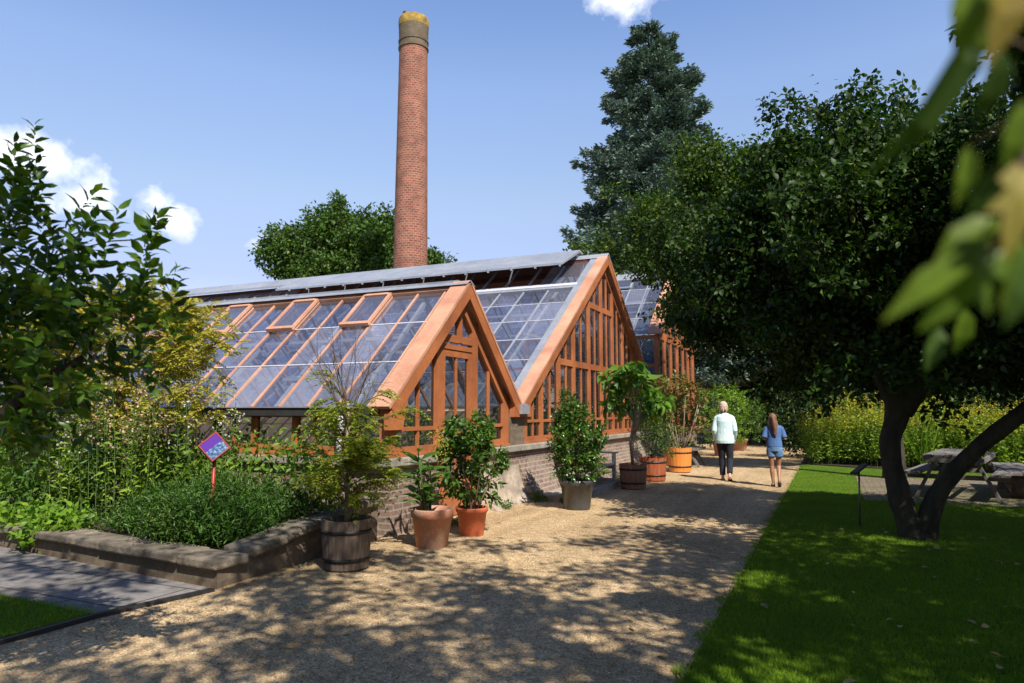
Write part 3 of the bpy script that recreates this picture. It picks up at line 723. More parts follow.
# ---------------- third greenhouse
TG = thing('greenhouse', 'tall far greenhouse with high walls, partly hidden by the dark tree', 'greenhouse', (-9, 25, 0), 'terracotta timber greenhouses joined in a row')
tn = Slope((22.05, 3.95), (25.3, 6.48)); tf = Slope((28.55, 3.95), (25.3, 6.48))
roof(TG, tn, XG-.25, -15, .62, 4, 'zinc', vents=(2, 5), railmat='zinc', barw=.035)
roof(TG, tf, XG-.25, -15, .62, 4, 'zinc', barw=.035)
verge(TG, tn, XG+.10, .45); verge(TG, tf, XG+.096, .45, v1=tf.L-.05)
m = MB(); m.prism([(XG+.1, 25.0, 6.36), (XG+.1, 25.3, 6.62), (XG+.1, 25.6, 6.36), (XG+.1, 25.3, 6.5)], (-10.2, 0, 0)); tn.box(m, -15, XG-.2, tn.L-.35, tn.L, .05, .09); m.build('ridge_cap', M['zinc'], TG)
C_ = (22.05, 3.95, 25.3, 6.48, 28.55, 3.95)
m = gframe(*C_, [(22.2, .26), (23.2, .14), (24.2, .14), (25.3, .18), (26.4, .14), (27.4, .14), (28.4, .26)], [],
           [(22.1, 28.5, 3.95, .25), (22.1, 28.5, 2.4, .12), (22.1, 28.5, .9, .2)], .0)
for s in (tn, tf): s.box(m, XG-.125, XG-.033, .2, s.L-.02, -.26, -.142)
# side wall frame (towards the camera)
for i in range(14):
    x = XG-.1-.75*i; m.box(x-.06, x+.06, 22.08, 22.2, .9, 3.9)
for z in (1.0, 2.35, 2.95, 3.88): m.box(-15, XG-.03, 22.09, 22.19, z-.05, z+.05)
m.build('timber_frame', M['wood'], TG)
m = MB(); m.add([(-15, 22.15, .9), (XG-.05, 22.15, .9), (XG-.05, 22.15, 3.9), (-15, 22.15, 3.9)], [(0, 1, 2, 3)])
m.add([(XG-.08, y, z) for y, z in ((22.1, .9), (28.5, .9), (28.5, 3.9), (25.3, 6.4), (22.1, 3.9))], [(0, 1, 2, 3, 4)]); m.build('wall_glass', M['glass'], TG)
m = MB(); m.box(-15, XG-.001, 22.06, 22.28, -.05, .88); m.box(XG-.25, XG, 22.281, 28.5, -.05, .88); m.build('brick_wall', M['brick_wall'], TG)
interior_truss(TG, 22.1, 3.9, 25.3, 6.4, 28.5, 3.9, [-5.9-2.4*i for i in range(4)], off=.2)

# plants and benches inside the greenhouses
def clump(name, label, cat, loc, L, dens, per, sig, leaf, mat, seed, stems=5, h=None, shape=LEAF, group=None, stemmat='stem', up=.8, down=.2, shell=.4, stemr=.008):
    """a shrub: L lobes relative to loc"""
    rng = np.random.default_rng(seed); t = thing(name, label, cat, loc, group)
    pts = lobes(rng, L, dens, shell); P, D = cluster(rng, pts, per, sig, .8, down)
    Ls = leaf[0]*rng.uniform(.6, 1.25, len(P))
    keep = P[:, 2] > .02; P = P[keep]; D = D[keep]; Ls = Ls[keep]
    link('foliage', leafmesh('foliage', P, D, Ls, Ls*leaf[1], rng, shape, up), M[mat], t)
    mb = MB()
    for k in range(stems):
        q = pts[rng.integers(len(pts))]; b = rng.normal(size=3)*.03; b[2] = 0
        mid = (b+q)/2+rng.normal(size=3)*.06*np.array([1, 1, 0]); mid[2] += .05
        mb.tube([tuple(b), tuple(mid), tuple(q)], [stemr, stemr*.8, stemr*.45], 5)
    mb.v = [v+Vector(loc) for v in mb.v]
    mb.build('stems', M[stemmat], t)
    return t
ins = [(-5.9, 7.9, .8), (-6.9, 9.6, 1.1), (-6.2, 10.3, .7), (-8.2, 8.2, .9), (-9.6, 9.5, 1.0), (-6.3, 12.6, 1.0), (-6.6, 14.6, 1.6), (-7.4, 17.2, 1.9), (-6.2, 19.3, 1.3), (-9.5, 15, 1.5), (-10.5, 13.2, 1.0), (-12.5, 16, 1.6), (-6.5, 23.6, 1.8), (-8.5, 25, 2.2)]
gp = clump('greenhouse_plant', 'leafy plant growing inside the greenhouses behind glass', 'plant', (0, 0, 0), [(0, 0, .6, .38, .38, .45)], 260, 6, .12, (.12, .45), 'mid_leaf', 77, 6, group='plants growing inside the greenhouses')
INL = ['low plant inside the small greenhouse behind the left gable window', 'plant inside the small greenhouse straight behind its door', 'plant inside the small greenhouse behind the right gable window', 'plant behind the side windows left of the drainpipe', 'plant deep inside the small greenhouse under its roof', 'plant inside the large greenhouse beside the valley', 'plant inside the large greenhouse behind the black potted bush', 'tall plant in the middle of the large greenhouse gable', 'plant behind the right half of the large gable', 'tall plant deep under the large glass roof', 'plant inside the large greenhouse behind the small roof', 'plant farthest left under the large glass roof', 'plant in the far greenhouse close to its side wall', 'tallest plant deep in the far greenhouse']
tag(gp, INL[0])
for i, (x, y, s) in enumerate(ins):
    if i == 0: gp.location = (x, y, .05); gp.scale = (s,)*3
    else: dup(gp, (x, y, .05), i*1.3, scale=(s, s, s*1.05), label=INL[i])

# ================================================================ chimney
CH = thing('chimney', 'tall round tapering red brick chimney rising behind the greenhouses', 'chimney', (-19.4, 30, 0))
def R_(z): return .98+(.735-.98)*z/21.5
m = MB(); m.lathe([(R_(z), z) for z in (0, 4, 8, 12, 16, 20.55)], (-19.4, 30, 0), 48); m.build('shaft', M['brick_chimney'], CH)
m = MB(); m.lathe([(R_(20.55), 20.55), (.80, 20.56), (.80, 20.68), (.765, 20.69), (.765, 20.92), (.80, 20.93), (.80, 21.02), (.765, 21.03), (.785, 21.6), (.79, 21.8)], (-19.4, 30, 0), 48, False); m.build('crown_band', M['chimney_top'], CH)
m = MB(); m.lathe([(.795, 21.8), (.81, 21.95), (.80, 22.22), (.76, 22.30), (.62, 22.28), (.62, 21.2)], (-19.4, 30, 0), 48); m.build('cap_ring', M['lichen'], CH)
m = MB(); m.tube([(-19.6, 29.35, 22.28), (-19.65, 29.4, 22.44), (-19.5, 29.3, 22.42)], .06, 6); m.box(-19.9, -19.7, 29.6, 29.9, 22.2, 22.42); m.build('broken_brick', M['chimney_top'], CH)

# ================================================================ far buildings
H = thing('house', 'distant house with orange tiled roof showing behind the left end of the greenhouse ridge', 'house', (-30, 30, 0))
m = MB(); m.box(-36, -29, 30, 36, 0, 5.9); m.build('wall', M['housewall'], H)
m = MB(); m.prism([(-36.3, 29.7, 5.8), (-36.3, 33, 7.5), (-36.3, 36.3, 5.8), (-36.3, 33, 7.3)], (7.6, 0, 0)); m.prism([(-36.3, 29.7, 5.8), (-36.3, 33, 7.5), (-36.3, 36.3, 5.8)], (.1, 0, 0)); m.build('roof', M['roof_tile'], H)
CV = thing('conservatory', 'small white framed glasshouse far behind the potted shrubs', 'glasshouse', (-6, 36, 0))
m = MB(); m.box(-9, -4.4, 35, 39, 0, .7); m.build('wall', M['white'], CV)
m = MB()
for i in range(9): m.box(-9+.5625*i, -8.93+.5625*i, 34.97, 35.04, .7, 2.5)
for i in range(8): m.box(-4.44, -4.37, 35+.56*i, 35.07+.56*i, .7, 2.5)
for z in (.72, 1.6, 2.5): m.box(-9, -4.37, 34.96, 35.05, z, z+.07); m.box(-4.46, -4.36, 35.05, 39, z, z+.07)
for i in range(9): m.bar((-9+.57*i, 34.9, 2.55), (-9+.57*i, 37, 3.7), .05, .05)
m.bar((-4.4, 34.9, 2.56), (-4.4, 37, 3.72), .09, .09); m.bar((-4.4, 37, 3.72), (-4.4, 39.1, 2.56), .09, .09)
m.build('frame', M['white'], CV)
m = MB(); m.add([(-9, 34.92, 2.53), (-4.4, 34.92, 2.53), (-4.4, 37, 3.68), (-9, 37, 3.68)], [(0, 1, 2, 3)]); m.add([(-9, 37, 3.68), (-4.4, 37, 3.68), (-4.4, 39.1, 2.53), (-9, 39.1, 2.53)], [(0, 1, 2, 3)])
m.add([(-9, 35, .7), (-4.4, 35, .7), (-4.4, 35, 2.5), (-9, 35, 2.5)], [(0, 1, 2, 3)]); m.build('glass', M['roofglass'], CV)

# ================================================================ raised bed
PW = thing('raised_bed_wall', 'low weathered brick and stone retaining wall with worn coping round the planting bed', 'wall', (-6, 5, 0))
m = MB(); m.prism([(-4.77, 4.48, -.05), (-4.90, 6.95, -.05), (-5.15, 6.95, -.05), (-5.05, 4.78, -.05), (-8.4, 5.10, -.05), (-13, 5.55, -.05), (-13, 5.27, -.05), (-8.4, 4.83, -.05)], (0, 0, .22))
# ramped upper part of the wall that climbs to the greenhouse
m.prism([(-4.775, 4.50, .17), (-4.895, 6.95, .17), (-4.895, 6.95, .42)], (-.25, 0, 0))
m.build('brickwork', M['brick_old'], PW)
m = MB()
rs = random.Random(4)
def copstone(p0, p1, w, h, z0, z1):
    a = Vector((p0[0], p0[1], z0)); b = Vector((p1[0], p1[1], z1)); d = (b-a).normalized()
    n = 5; s = d.cross(Vector((0, 0, 1))).normalized()
    for i in range(1):
        q0 = a+d*.006; q1 = b-d*.006; dz = rs.uniform(-.008, .008); ww = w*rs.uniform(.93, 1.05)
        m.bar(q0+Vector((0, 0, dz)), q1+Vector((0, 0, dz+rs.uniform(-.006, .006))), ww, h)
L_ = [(-4.76, 4.62), (-13, 5.40)]
x = -4.72
while x > -13:
    l = rs.uniform(.45, .8); y = 4.60+(-4.72-x)*.0947; x2 = x-l; y2 = 4.60+(-4.72-x2)*.0947
    copstone((x, y), (x2, y2), .36, .085, .215, .215); x = x2
y = 4.82
while y < 6.9:
    l = rs.uniform(.4, .6); y2 = min(6.95, y+l); f = lambda q: .235+(q-4.7)*.105
    copstone((-4.88-(y-4.5)*.052, y), (-4.88-(y2-4.5)*.052, y2), .36, .085, f(y), f(y2)); y = y2
m.build('coping', M['coping'], PW, bevel=.02)
def soilbed():
    mb = MB(); nx, ny = 50, 14
    for i in range(nx+1):
        for j in range(ny+1):
            xx = -13+(8.0)*i/nx; y0 = 4.72+(-4.72-xx)*.0947; yy = y0+(7.16-y0)*j/ny
            mb.v.append(Vector((xx, yy, .17+.12*j/ny+.03*mnoise.noise(Vector((xx*2, yy*2, 0))))))
    for i in range(nx):
        for j in range(ny): a = i*(ny+1)+j; mb.f.append([a, a+ny+1, a+ny+2, a+1]); mb.sm.append(True)
    tag(mb.build('planting_bed_soil', M['soil']), kind='structure')
soilbed()
# ================================================================ POTS AND POTTED PLANTS
def shoots(rng, S, Dm, ln, nl, leaf, wr, spread=.9, tipd=.5):
    """leaves set spirally along short shoots"""
    P = []; D = []; L = []
    for s, d in zip(S, Dm):
        d = d/np.linalg.norm(d); a = np.cross(d, [0, 0, 1.0]); a /= max(1e-6, np.linalg.norm(a)); b = np.cross(d, a); l = ln*rng.uniform(.6, 1.2)
        for k in range(nl):
            f = (k+.5)/nl; ph = k*2.4+rng.uniform(-.4, .4); o = a*math.cos(ph)+b*math.sin(ph)
            sp = spread*(1-tipd*f); P.append(s+d*l*f); D.append(d*(1-sp*.6)+o*sp+np.array([0, 0, -.08])); L.append(leaf*rng.uniform(.7, 1.2)*(1-.35*f))
    L = np.array(L); return np.array(P), np.array(D), L, L*wr
POTG = 'potted plants standing along the greenhouse wall'
def pot_base(name, label, x, y, prof, mat, n=40, soil=None, cat='potted plant'):
    t = thing(name, label, cat, (x, y, 0), POTG)
    m = MB(); m.lathe(prof, (x, y, 0), n); m.build('pot', mat, t)
    r, z = soil; m = MB(); m.lathe([(r, z), (r*.6, z+.012), (.001, z+.02)], (x, y, 0), 24); m.build('soil', M['soil'], t)
    return t
def clay(r, h, rim, t=.022): return [(.001, .0), (r*.72, 0), (r*.74, .01), (r*.93, h-rim), (r*.935, h-rim), (r*1.0, h-rim+.004), (r*1.02, h-.01), (r*1.01, h), (r*1.01-t, h), (r*1.0-t-.01, h-.08), (.001, h-.08)]
def tub(name, label, x, y, r, h, mat, hoops, taper=.88, ns=18):
    t = thing(name, label, 'potted plant', (x, y, 0), POTG)
    m = MB(); nn = ns*4
    for k in range(ns):
        for q in range(4):
            a0 = 2*PI*(k*4+q)/nn; a1 = 2*PI*(k*4+q+1)/nn
            g0 = .004 if q == 0 else 0; g1 = .004 if q == 3 else 0
            def pp(a, rr, z, gg): return (x+(rr-gg)*math.cos(a), y+(rr-gg)*math.sin(a), z)
            rb = r*taper
            zt = h+(.004*math.sin(k*5.3))
            m.add([pp(a0, rb, .015, g0), pp(a1, rb, .015, g1), pp(a1, r, zt, g1), pp(a0, r, zt, g0), pp(a0, r-.03, zt, 0), pp(a1, r-.03, zt, 0), pp(a1, r-.05, h-.12, 0), pp(a0, r-.05, h-.12, 0)],
                  [(0, 1, 2, 3), (3, 2, 5, 4), (4, 5, 6, 7)])
    m.lathe([(.001, .02), (r*taper-.002, .02)], (x, y, 0), 24)
    m.build('staves', mat, t)
    for z in hoops:
        rr = r*(taper+(1-taper)*z/h)+.004; w = .035; m = MB()
        m.lathe([(rr-.004, z-w/2), (rr+.002, z-w/2), (rr+.004, z+w/2), (rr-.002, z+w/2)], (x, y, 0), 40); m.build('hoop', M['hoop'], t)
    m = MB(); m.lathe([(r-.05, h-.06), (.001, h-.04)], (x, y, 0), 24); m.build('soil', M['soil'], t)
    return t
def addleaf(t, nm, P, D, L, W, rng, shape, mat, up=.8):
    P = np.asarray(P)-np.array(wloc(t)); link(nm, leafmesh(nm, P, D, L, W, rng, shape, up), M[mat], t)

# --- half barrel with feathery tree
bx, by = -4.30, 5.60
t = tub('potted_tree', 'old grey half barrel holding a feathery yellow-green tree with bare upper twigs', bx, by, .245, .47, M['barrel'], (.10, .36))
rng = np.random.default_rng(21)
m = MB(); tr = [(bx, by, .4), (bx+.01, by, .62), (bx-.03, by+.01, .85), (bx-.01, by, 1.1), (bx-.04, by+.02, 1.35), (bx-.02, by, 1.6)]
m.tube(tr, [.034, .03, .027, .024, .022, .016], 9); m.build('trunk', M['bark_pale'], t)
m = MB(); ends = []
for k in range(20):
    z0 = rng.uniform(1.25, 1.6); a = rng.uniform(0, 6.28); l = rng.uniform(.4, .85); sp = rng.uniform(.15, .75)
    p0 = np.array([bx-.02, by, z0]); d = np.array([math.cos(a)*sp, math.sin(a)*sp, 1.0]); p1 = p0+d*l*.45+rng.normal(size=3)*.03; p2 = p0+d*l*.95+rng.normal(size=3)*.05
    m.tube([p0, p1, p2], [.006, .0042, .002], 5, False)
    for j in range(5):
        q = p1+(p2-p1)*rng.uniform(0, .9); m.tube([q, q+(d+rng.normal(size=3)*.5)*rng.uniform(.12, .25)], [.0022, .0012], 4, False)
FR = []
def frond(p, d, l, pairs, ll, P, D, L, rng, droop=.5):
    d = d/np.linalg.norm(d); s = np.cross(d, [0, 0, 1.0]); s /= max(1e-6, np.linalg.norm(s))
    for k in range(pairs):
        f = (k+1)/pairs; q = p+d*l*f+np.array([0, 0, -droop*l*f*f])
        for sg in (-1, 1): P.append(q); D.append(s*sg+d*.45+np.array([0, 0, -.25])); L.append(ll*(1.1-.5*abs(f-.45)))
    P.append(p+d*l+np.array([0, 0, -droop*l])); D.append(d+np.array([0, 0, -.5])); L.append(ll)
P = []; D = []; L = []
for k in range(40):
    z0 = rng.uniform(.62, 1.65); a = rng.uniform(0, 6.28); r_ = rng.uniform(.25, .72)*(1.15-.45*abs(z0-1.05)/.5); e = np.array([bx+math.cos(a)*r_, by+math.sin(a)*r_, z0+rng.uniform(-.05, .22)])
    p0 = np.array([bx-.02, by, z0-.08]); mid = (p0+e)/2+np.array([0, 0, .06])
    m.tube([p0, mid, e], [.008, .006, .003], 5, False)
    for j in range(15):
        f = rng.uniform(.25, 1); q = p0+(e-p0)*f+np.array([0, 0, .05]); dd = (e-p0)*1.2+rng.normal(size=3)*.4*np.array([1, 1, .5])
        frond(q, dd, rng.uniform(.12, .22), 7, .046, P, D, L, rng)
m.build('branches', M['twig'], t)
L = np.array(L); addleaf(t, 'foliage', P, D, L, L*.5, rng, KITE, 'feather_leaf', 2.0)
# reddish undergrowth in the barrel
P, D = cluster(rng, lobes(rng, [(bx+.12, by+.05, .72, .22, .22, .22)], 1200), 7, .06)
L = .05*rng.uniform(.6, 1.2, len(P)); addleaf(t, 'undergrowth', P, D, L, L*.4, rng, LEAF, 'red_leaf')

# --- weathered clay pot with strap leaves
x, y = -4.10, 6.86
t = pot_base('potted_plant', 'wide weathered clay pot with drooping strap-shaped leaves, left of the brighter orange pot', x, y, clay(.235, .42, .10), M['terracotta'], soil=(.20, .35))
rng = np.random.default_rng(22); P = []; D = []; L = []; m = MB()
for k in range(7):
    a = rng.uniform(0, 6.28); bxx = x+.09*math.cos(a); byy = y+.09*math.sin(a); h = rng.uniform(.45, .8); lean = np.array([math.cos(a), math.sin(a), 0])*rng.uniform(.03, .15)
    top = np.array([bxx, byy, .36+h])+lean; m.tube([(bxx, byy, .34), top], [.011, .006], 6)
    for j in range(7):
        f = .2+.8*j/6; an = j*2.6+k; q = np.array([bxx, byy, .36])+(top-np.array([bxx, byy, .36]))*f
        P.append(q); D.append(np.array([math.cos(an), math.sin(an), .55])); L.append(rng.uniform(.2, .30))
m.build('stems', M['stem'], t); L = np.array(L); addleaf(t, 'foliage', P, D, L, L*.24, rng, LONG, 'mid_leaf', 1.2)
# yellow bract spray behind
P, D = cluster(rng, lobes(rng, [(x+.02, y+.15, 1.12, .12, .10, .16)], 2500), 8, .04); L = .05*rng.uniform(.6, 1.2, len(P)); addleaf(t, 'yellow_spray', P, D, L, L*.3, rng, KITE, 'yellow_leaf')

# --- bright orange pot with bushy plant
x, y = -4.02, 7.66
t = pot_base('potted_plant', 'smooth bright orange pot with a tall bushy glossy green plant beside the wider clay pot', x, y, clay(.195, .34, .055, .012), M['plasticpot'], soil=(.17, .27))
rng = np.random.default_rng(23)
C = lobes(rng, [(x-.05, y-.02, 1.15, .30, .30, .24), (x-.22, y, .85, .22, .25, .28), (x+.12, y+.05, .88, .22, .26, .25), (x-.05, y, .6, .18, .2, .18), (x+.12, y+.2, .52, .1, .12, .12)], 900, .5)
Dm = (C-np.array([x, y, .75]))+rng.normal(size=C.shape)*.12
P, D, L, W = shoots(rng, C, Dm, .14, 9, .115, .5, 1.1); addleaf(t, 'foliage', P, D, L, W, rng, LEAF, 'mid_leaf', 1.1)
m = MB()
for k in range(9):
    e = C[rng.integers(len(C))]; b0 = (x+rng.uniform(-.06, .06), y+rng.uniform(-.06, .06), .28); m.tube([b0, ((b0[0]+e[0])/2+.02, (b0[1]+e[1])/2, .62), tuple(e)], [.012, .010, .005], 6)
m.build('stems', M['bark_pale'], t)

# --- black pot citrus
x, y = -3.62, 10.38
t = pot_base('potted_tree', 'black plastic pot with a rounded glossy citrus bush, standing before the weathered bench', x, y,
             [(.001, 0), (.20, 0), (.205, .02), (.245, .36), (.262, .365), (.268, .44), (.255, .445), (.245, .36), (.001, .36)], M['blackpot'], soil=(.24, .39))
rng = np.random.default_rng(24)
C = lobes(rng, [(x-.05, y, 1.35, .30, .30, .30), (x-.02, y, .95, .42, .42, .35), (x+.05, y, .65, .36, .36, .2), (x-.18, y, 1.6, .14, .14, .14), (x+.25, y+.1, 1.2, .14, .14, .14)], 750, .35)
Dm = (C-np.array([x, y, .8]))+rng.normal(size=C.shape)*.2+np.array([0, 0, .15])
P, D, L, W = shoots(rng, C, Dm, .17, 11, .088, .55, 1.0); addleaf(t, 'foliage', P, D, L, W, rng, LEAF, 'citrus_pot', .9)
m = MB(); m.tube([(x, y, .38), (x+.01, y, .6), (x-.03, y, 1.0)], [.022, .018, .012], 8)
for k in range(16):
    e = C[rng.integers(len(C))]; m.tube([(x, y, rng.uniform(.5, .9)), tuple(e)], [.010, .004], 5, False)
m.build('trunk', M['bark_pale'], t)

# --- three tubs to the right
x, y = -3.55, 13.50
t = tub('potted_tree', 'weathered brown wooden tub with tall plant of very large drooping leaves', x, y, .27, .48, M['tub_old'], (.12, .38))
rng = np.random.default_rng(25)
C = lobes(rng, [(x-.1, y, 2.1, .45, .45, .28), (x+.3, y+.1, 1.75, .35, .35, .35), (x-.25, y, 1.75, .25, .3, .3)], 90, .3)
Dm = (C-np.array([x, y, 1.6]))+rng.normal(size=C.shape)*.2+np.array([0, 0, .1])
P, D, L, W = shoots(rng, C, Dm, .18, 7, .34, .42, 1.3, .2); D[:, 2] -= .35; addleaf(t, 'foliage', P, D, L, W, rng, LONG, 'bigleaf', 1.6)
m = MB(); m.tube([(x, y, .42), (x-.04, y, .9), (x+.05, y, 1.4)], [.035, .03, .024], 8)
for k in range(12):
    e = C[rng.integers(len(C))]; m.tube([(x+.02, y, rng.uniform(.9, 1.4)), ((x+e[0])/2+.05, (y+e[1])/2, 1.5), tuple(e)], [.018, .014, .008], 6, False)
m.build('trunk', M['bark_pale'], t)
x, y = -3.56, 15.25
t = tub('potted_plant', 'dark red wooden tub with a dense fine-leaved green bush between two other tubs', x, y, .29, .50, M['tub_red'], (.12, .40))
rng = np.random.default_rng(26)
P, D = cluster(rng, lobes(rng, [(x+.05, y, .95, .48, .48, .38), (x-.05, y, 1.4, .42, .42, .4)], 170), 16, .09, 1, 0); L = .075*rng.uniform(.6, 1.2, len(P)); addleaf(t, 'foliage', P, D, L, L*.32, rng, KITE, 'mid_leaf')
m = MB()
for k in range(8): m.tube([(x+rng.uniform(-.08, .08), y+rng.uniform(-.08, .08), .44), (x+rng.uniform(-.3, .3), y+rng.uniform(-.3, .3), 1.2)], [.012, .006], 5)
m.build('stems', M['twig'], t)
x, y = -3.45, 17.62
t = tub('potted_tree', 'varnished orange wooden tub with tall red-tinged shrub, farthest of the three tubs', x, y, .30, .60, M['tub_orange'], (.14, .48))
rng = np.random.default_rng(27)
C = lobes(rng, [(x-.2, y, 2.1, .42, .42, .35), (x+.25, y+.1, 1.75, .4, .4, .4), (x-.3, y, 1.5, .35, .35, .4), (x+.45, y+.3, 1.25, .3, .3, .3)], 130, .35)
Dm = (C-np.array([x, y, 1.5]))+rng.normal(size=C.shape)*.3+np.array([0, 0, .2])
P, D, L, W = shoots(rng, C, Dm, .2, 9, .15, .45, 1.1); addleaf(t, 'foliage', P, D, L, W, rng, LEAF, 'red_leaf', .9)
m = MB()
for k in range(12):
    e = C[rng.integers(len(C))]; b0 = (x+rng.uniform(-.1, .1), y+rng.uniform(-.1, .1), .5); m.tube([b0, ((b0[0]+e[0])/2, (b0[1]+e[1])/2, 1.0), tuple(e)], [.016, .013, .006], 6)
m.build('stems', M['bark_pale'], t)
# further shrubs along the wall
for i, (x, y, r, h, mt, lb) in enumerate([(-4.0, 19.6, .55, 1.9, 'red_leaf', 'reddish green shrub in a low clay pot behind the orange tub'),
                                  (-3.95, 21.6, .7, 2.2, 'mid_leaf', 'bushy green shrub in a clay pot just left of the woman'),
                                  (-3.4, 24.6, .9, 2.3, 'bright_leaf', 'light green leafy shrub in a clay pot behind the woman'),
                                  (-3.2, 28.0, 1.0, 2.0, 'mid_leaf', 'last round shrub in a clay pot where the path bends')]):
    t = pot_base('potted_shrub', lb, x, y, clay(.30, .45, .09), M['terracotta'], soil=(.26, .38))
    rng = np.random.default_rng(30+i)
    C = lobes(rng, [(x, y, h*.72, r, r, h*.28), (x+.1, y-.1, h*.42, r*.85, r*.85, h*.25)], 70, .4)
    Dm = (C-np.array([x, y, h*.4]))+rng.normal(size=C.shape)*.3
    P, D, L, W = shoots(rng, C, Dm, .22, 9, .13, .45, 1.1); addleaf(t, 'foliage', P, D, L, W, rng, LEAF, mt, .9)
    m = MB()
    for k in range(8):
        e = C[rng.integers(len(C))]; m.tube([(x, y, .4), tuple(e)], [.014, .006], 5)
    m.build('stems', M['twig'], t)

# ================================================================ benches, tables, kerb, signs
def bench(x0, y0, y1, label):      # back towards -X
    t = thing('garden_bench', label, 'bench', (x0, (y0+y1)/2, 0))
    m = MB()
    for k in range(4): m.box(x0+.06+.115*k, x0+.16+.115*k, y0, y1, .41, .435)
    m.build('seat', M['benchwood'], t, bevel=.004)
    m = MB(); m.bar((x0-.02, y0, .93), (x0-.02, y1, .93), .06, .08)
    m.bar((x0, y0, .52), (x0, y1, .52), .04, .06)
    n = int((y1-y0)/.11)
    for k in range(1, n): m.bar((x0, y0+(y1-y0)*k/n, .5), (x0-.02, y0+(y1-y0)*k/n, .92), .02, .05, (0, 1, 0))
    m.build('backrest', M['benchwood'], t)
    for y in (y0+.03, y1-.03):
        m = MB(); m.box(x0+.46, x0+.53, y-.035, y+.035, 0, .64); m.build('leg', M['benchwood'], t, bevel=.004)
        m = MB(); m.box(x0-.03, x0+.03, y-.035, y+.035, 0, .95); m.build('leg', M['benchwood'], t, bevel=.004)
        m = MB(); m.box(x0-.02, x0+.58, y-.045, y+.045, .641, .675); m.build('armrest', M['benchwood'], t, bevel=.008)
        m = MB(); m.box(x0+.03, x0+.46, y-.02, y+.02, .34, .40); m.box(x0+.03, x0+.46, y-.02, y+.02, .1, .14); m.build('rail', M['benchwood'], t)
bench(-4.55, 12.35, 13.95, 'pale weathered garden bench against the greenhouse wall behind the black pot')
KB = thing('stone_kerb', 'low kerb of pale worn stones under the bench along the greenhouse wall', 'kerb', (-4.2, 12.2, 0))
m = MB()
y = 11.0
while y < 14.4:
    l = rs.uniform(.16, .24); m.box(-4.02+rs.uniform(-.015, .015), -3.88, y, y+l-.02, -.02, .12+rs.uniform(-.01, .01)); y += l
m.build('edge_stone', M['sill'], KB, bevel=.012)
m = MB(); m.box(-4.55, -4.022, 11.0, 14.4, -.02, .10); m.build('slab', M['sill'], KB)
T2 = thing('wooden_trestle', 'small rough wooden trestle bench beside the far pots near the woman', 'bench', (-3.5, 20, 0))
m = MB(); m.box(-3.75, -3.25, 19.2, 20.4, .44, .50); m.build('top', M['greywood'], T2)
for y in (19.35, 20.25):
    m = MB(); m.bar((-3.72, y, 0), (-3.45, y, .44), .06, .08, (0, 1, 0)); m.bar((-3.28, y, 0), (-3.55, y, .44), .06, .08, (0, 1, 0)); m.build('leg', M['greywood'], T2)

def picnic(label, loc, rz, L=1.9):
    t = thing('picnic_table', label, 'picnic table', (0, 0, 0), 'weathered wooden tables on the patio')
    m = MB()
    for k in range(5): m.box(-.37+.15*k-.068, -.37+.15*k+.068, -L/2, L/2, .70, .745)
    m.build('tabletop', M['greywood'], t, bevel=.006)
    m = MB(); m.box(-.42, .42, -L/2+.001, -L/2+.05, .62, .699); m.box(-.42, .42, L/2-.05, L/2-.001, .62, .699); m.box(-.42, -.38, -L/2+.05, L/2-.05, .62, .699); m.box(.38, .42, -L/2+.05, L/2-.05, .62, .699); m.build('apron', M['greywood'], t)
    for s in (-1, 1):
        m = MB()
        for k in (0, 1): m.box(s*.62+.13*k-.13, s*.62+.13*k-.01, -L/2, L/2, .41, .45)
        m.build('seat', M['greywood'], t, bevel=.005)
    for yy in (-L/2+.25, L/2-.25):
        for s in (-1, 1):
            m = MB(); m.bar((s*.60, yy, 0), (s*.26, yy, .70), .05, .09, (0, 1, 0)); m.build('leg', M['greywood'], t)
        m = MB(); m.box(-.72, .72, yy+.03, yy+.07, .33, .405); m.build('crossbar', M['greywood'], t)
        m = MB(); m.bar((0, yy+.05, .36), (0, yy*.35, .68), .04, .07); m.build('brace', M['greywood'], t)
    t.location = loc; t.rotation_euler = (0, 0, rz)
    return t
pt = picnic('weathered grey wooden picnic table on the brick patio behind the tree trunks', (2.07, 14.6, .036), R(-14), 2.3)
TB = thing('plank_bench', 'long low grey plank bench on stout stone blocks at the right of the picnic table', 'bench', (0, 0, 0))
m = MB()
for k in range(3): m.box(-1.3, 1.3, -.27+.18*k, -.10+.18*k, .40, .46)
m.build('seat', M['greywood'], TB, bevel=.008)
for s in (-1, 1):
    m = MB(); m.loft([((s*.75, 0, 0), .16, .20), ((s*.75, 0, .2), .14, .18), ((s*.75, 0, .399), .19, .23)], 12); m.build('block', M['coping'], TB)
TB.location = (2.98, 15.3, .036); TB.rotation_euler = (0, 0, R(87))
# lectern label post on the lawn
LP = thing('label_post', 'thin post with a small tilted dark label board standing on the shaded lawn', 'sign', (.28, 10.1, 0))
m = MB(); m.tube([(.28, 10.1, 0), (.30, 10.1, .74)], .012, 8); m.build('post', M['steel'], LP)
m = MB(); m.bar((.23, 10.06, .70), (.38, 10.16, .82), .13, .014); m.build('board', M['dark'], LP)
m = MB(); m.bar((.238, 10.062, .716), (.372, 10.152, .823), .10, .004); m.build('label', M['steel'], LP)
# red info sign
RS = thing('info_sign', 'slim red post with a diamond tilted box and purple screen rising from the green bushes', 'sign', (-5.45, 5.1, 0))
m = MB(); m.tube([(-5.56, 5.10, .15), (-5.51, 5.08, 1.02)], .016, 10); m.build('post', M['redmetal'], RS)
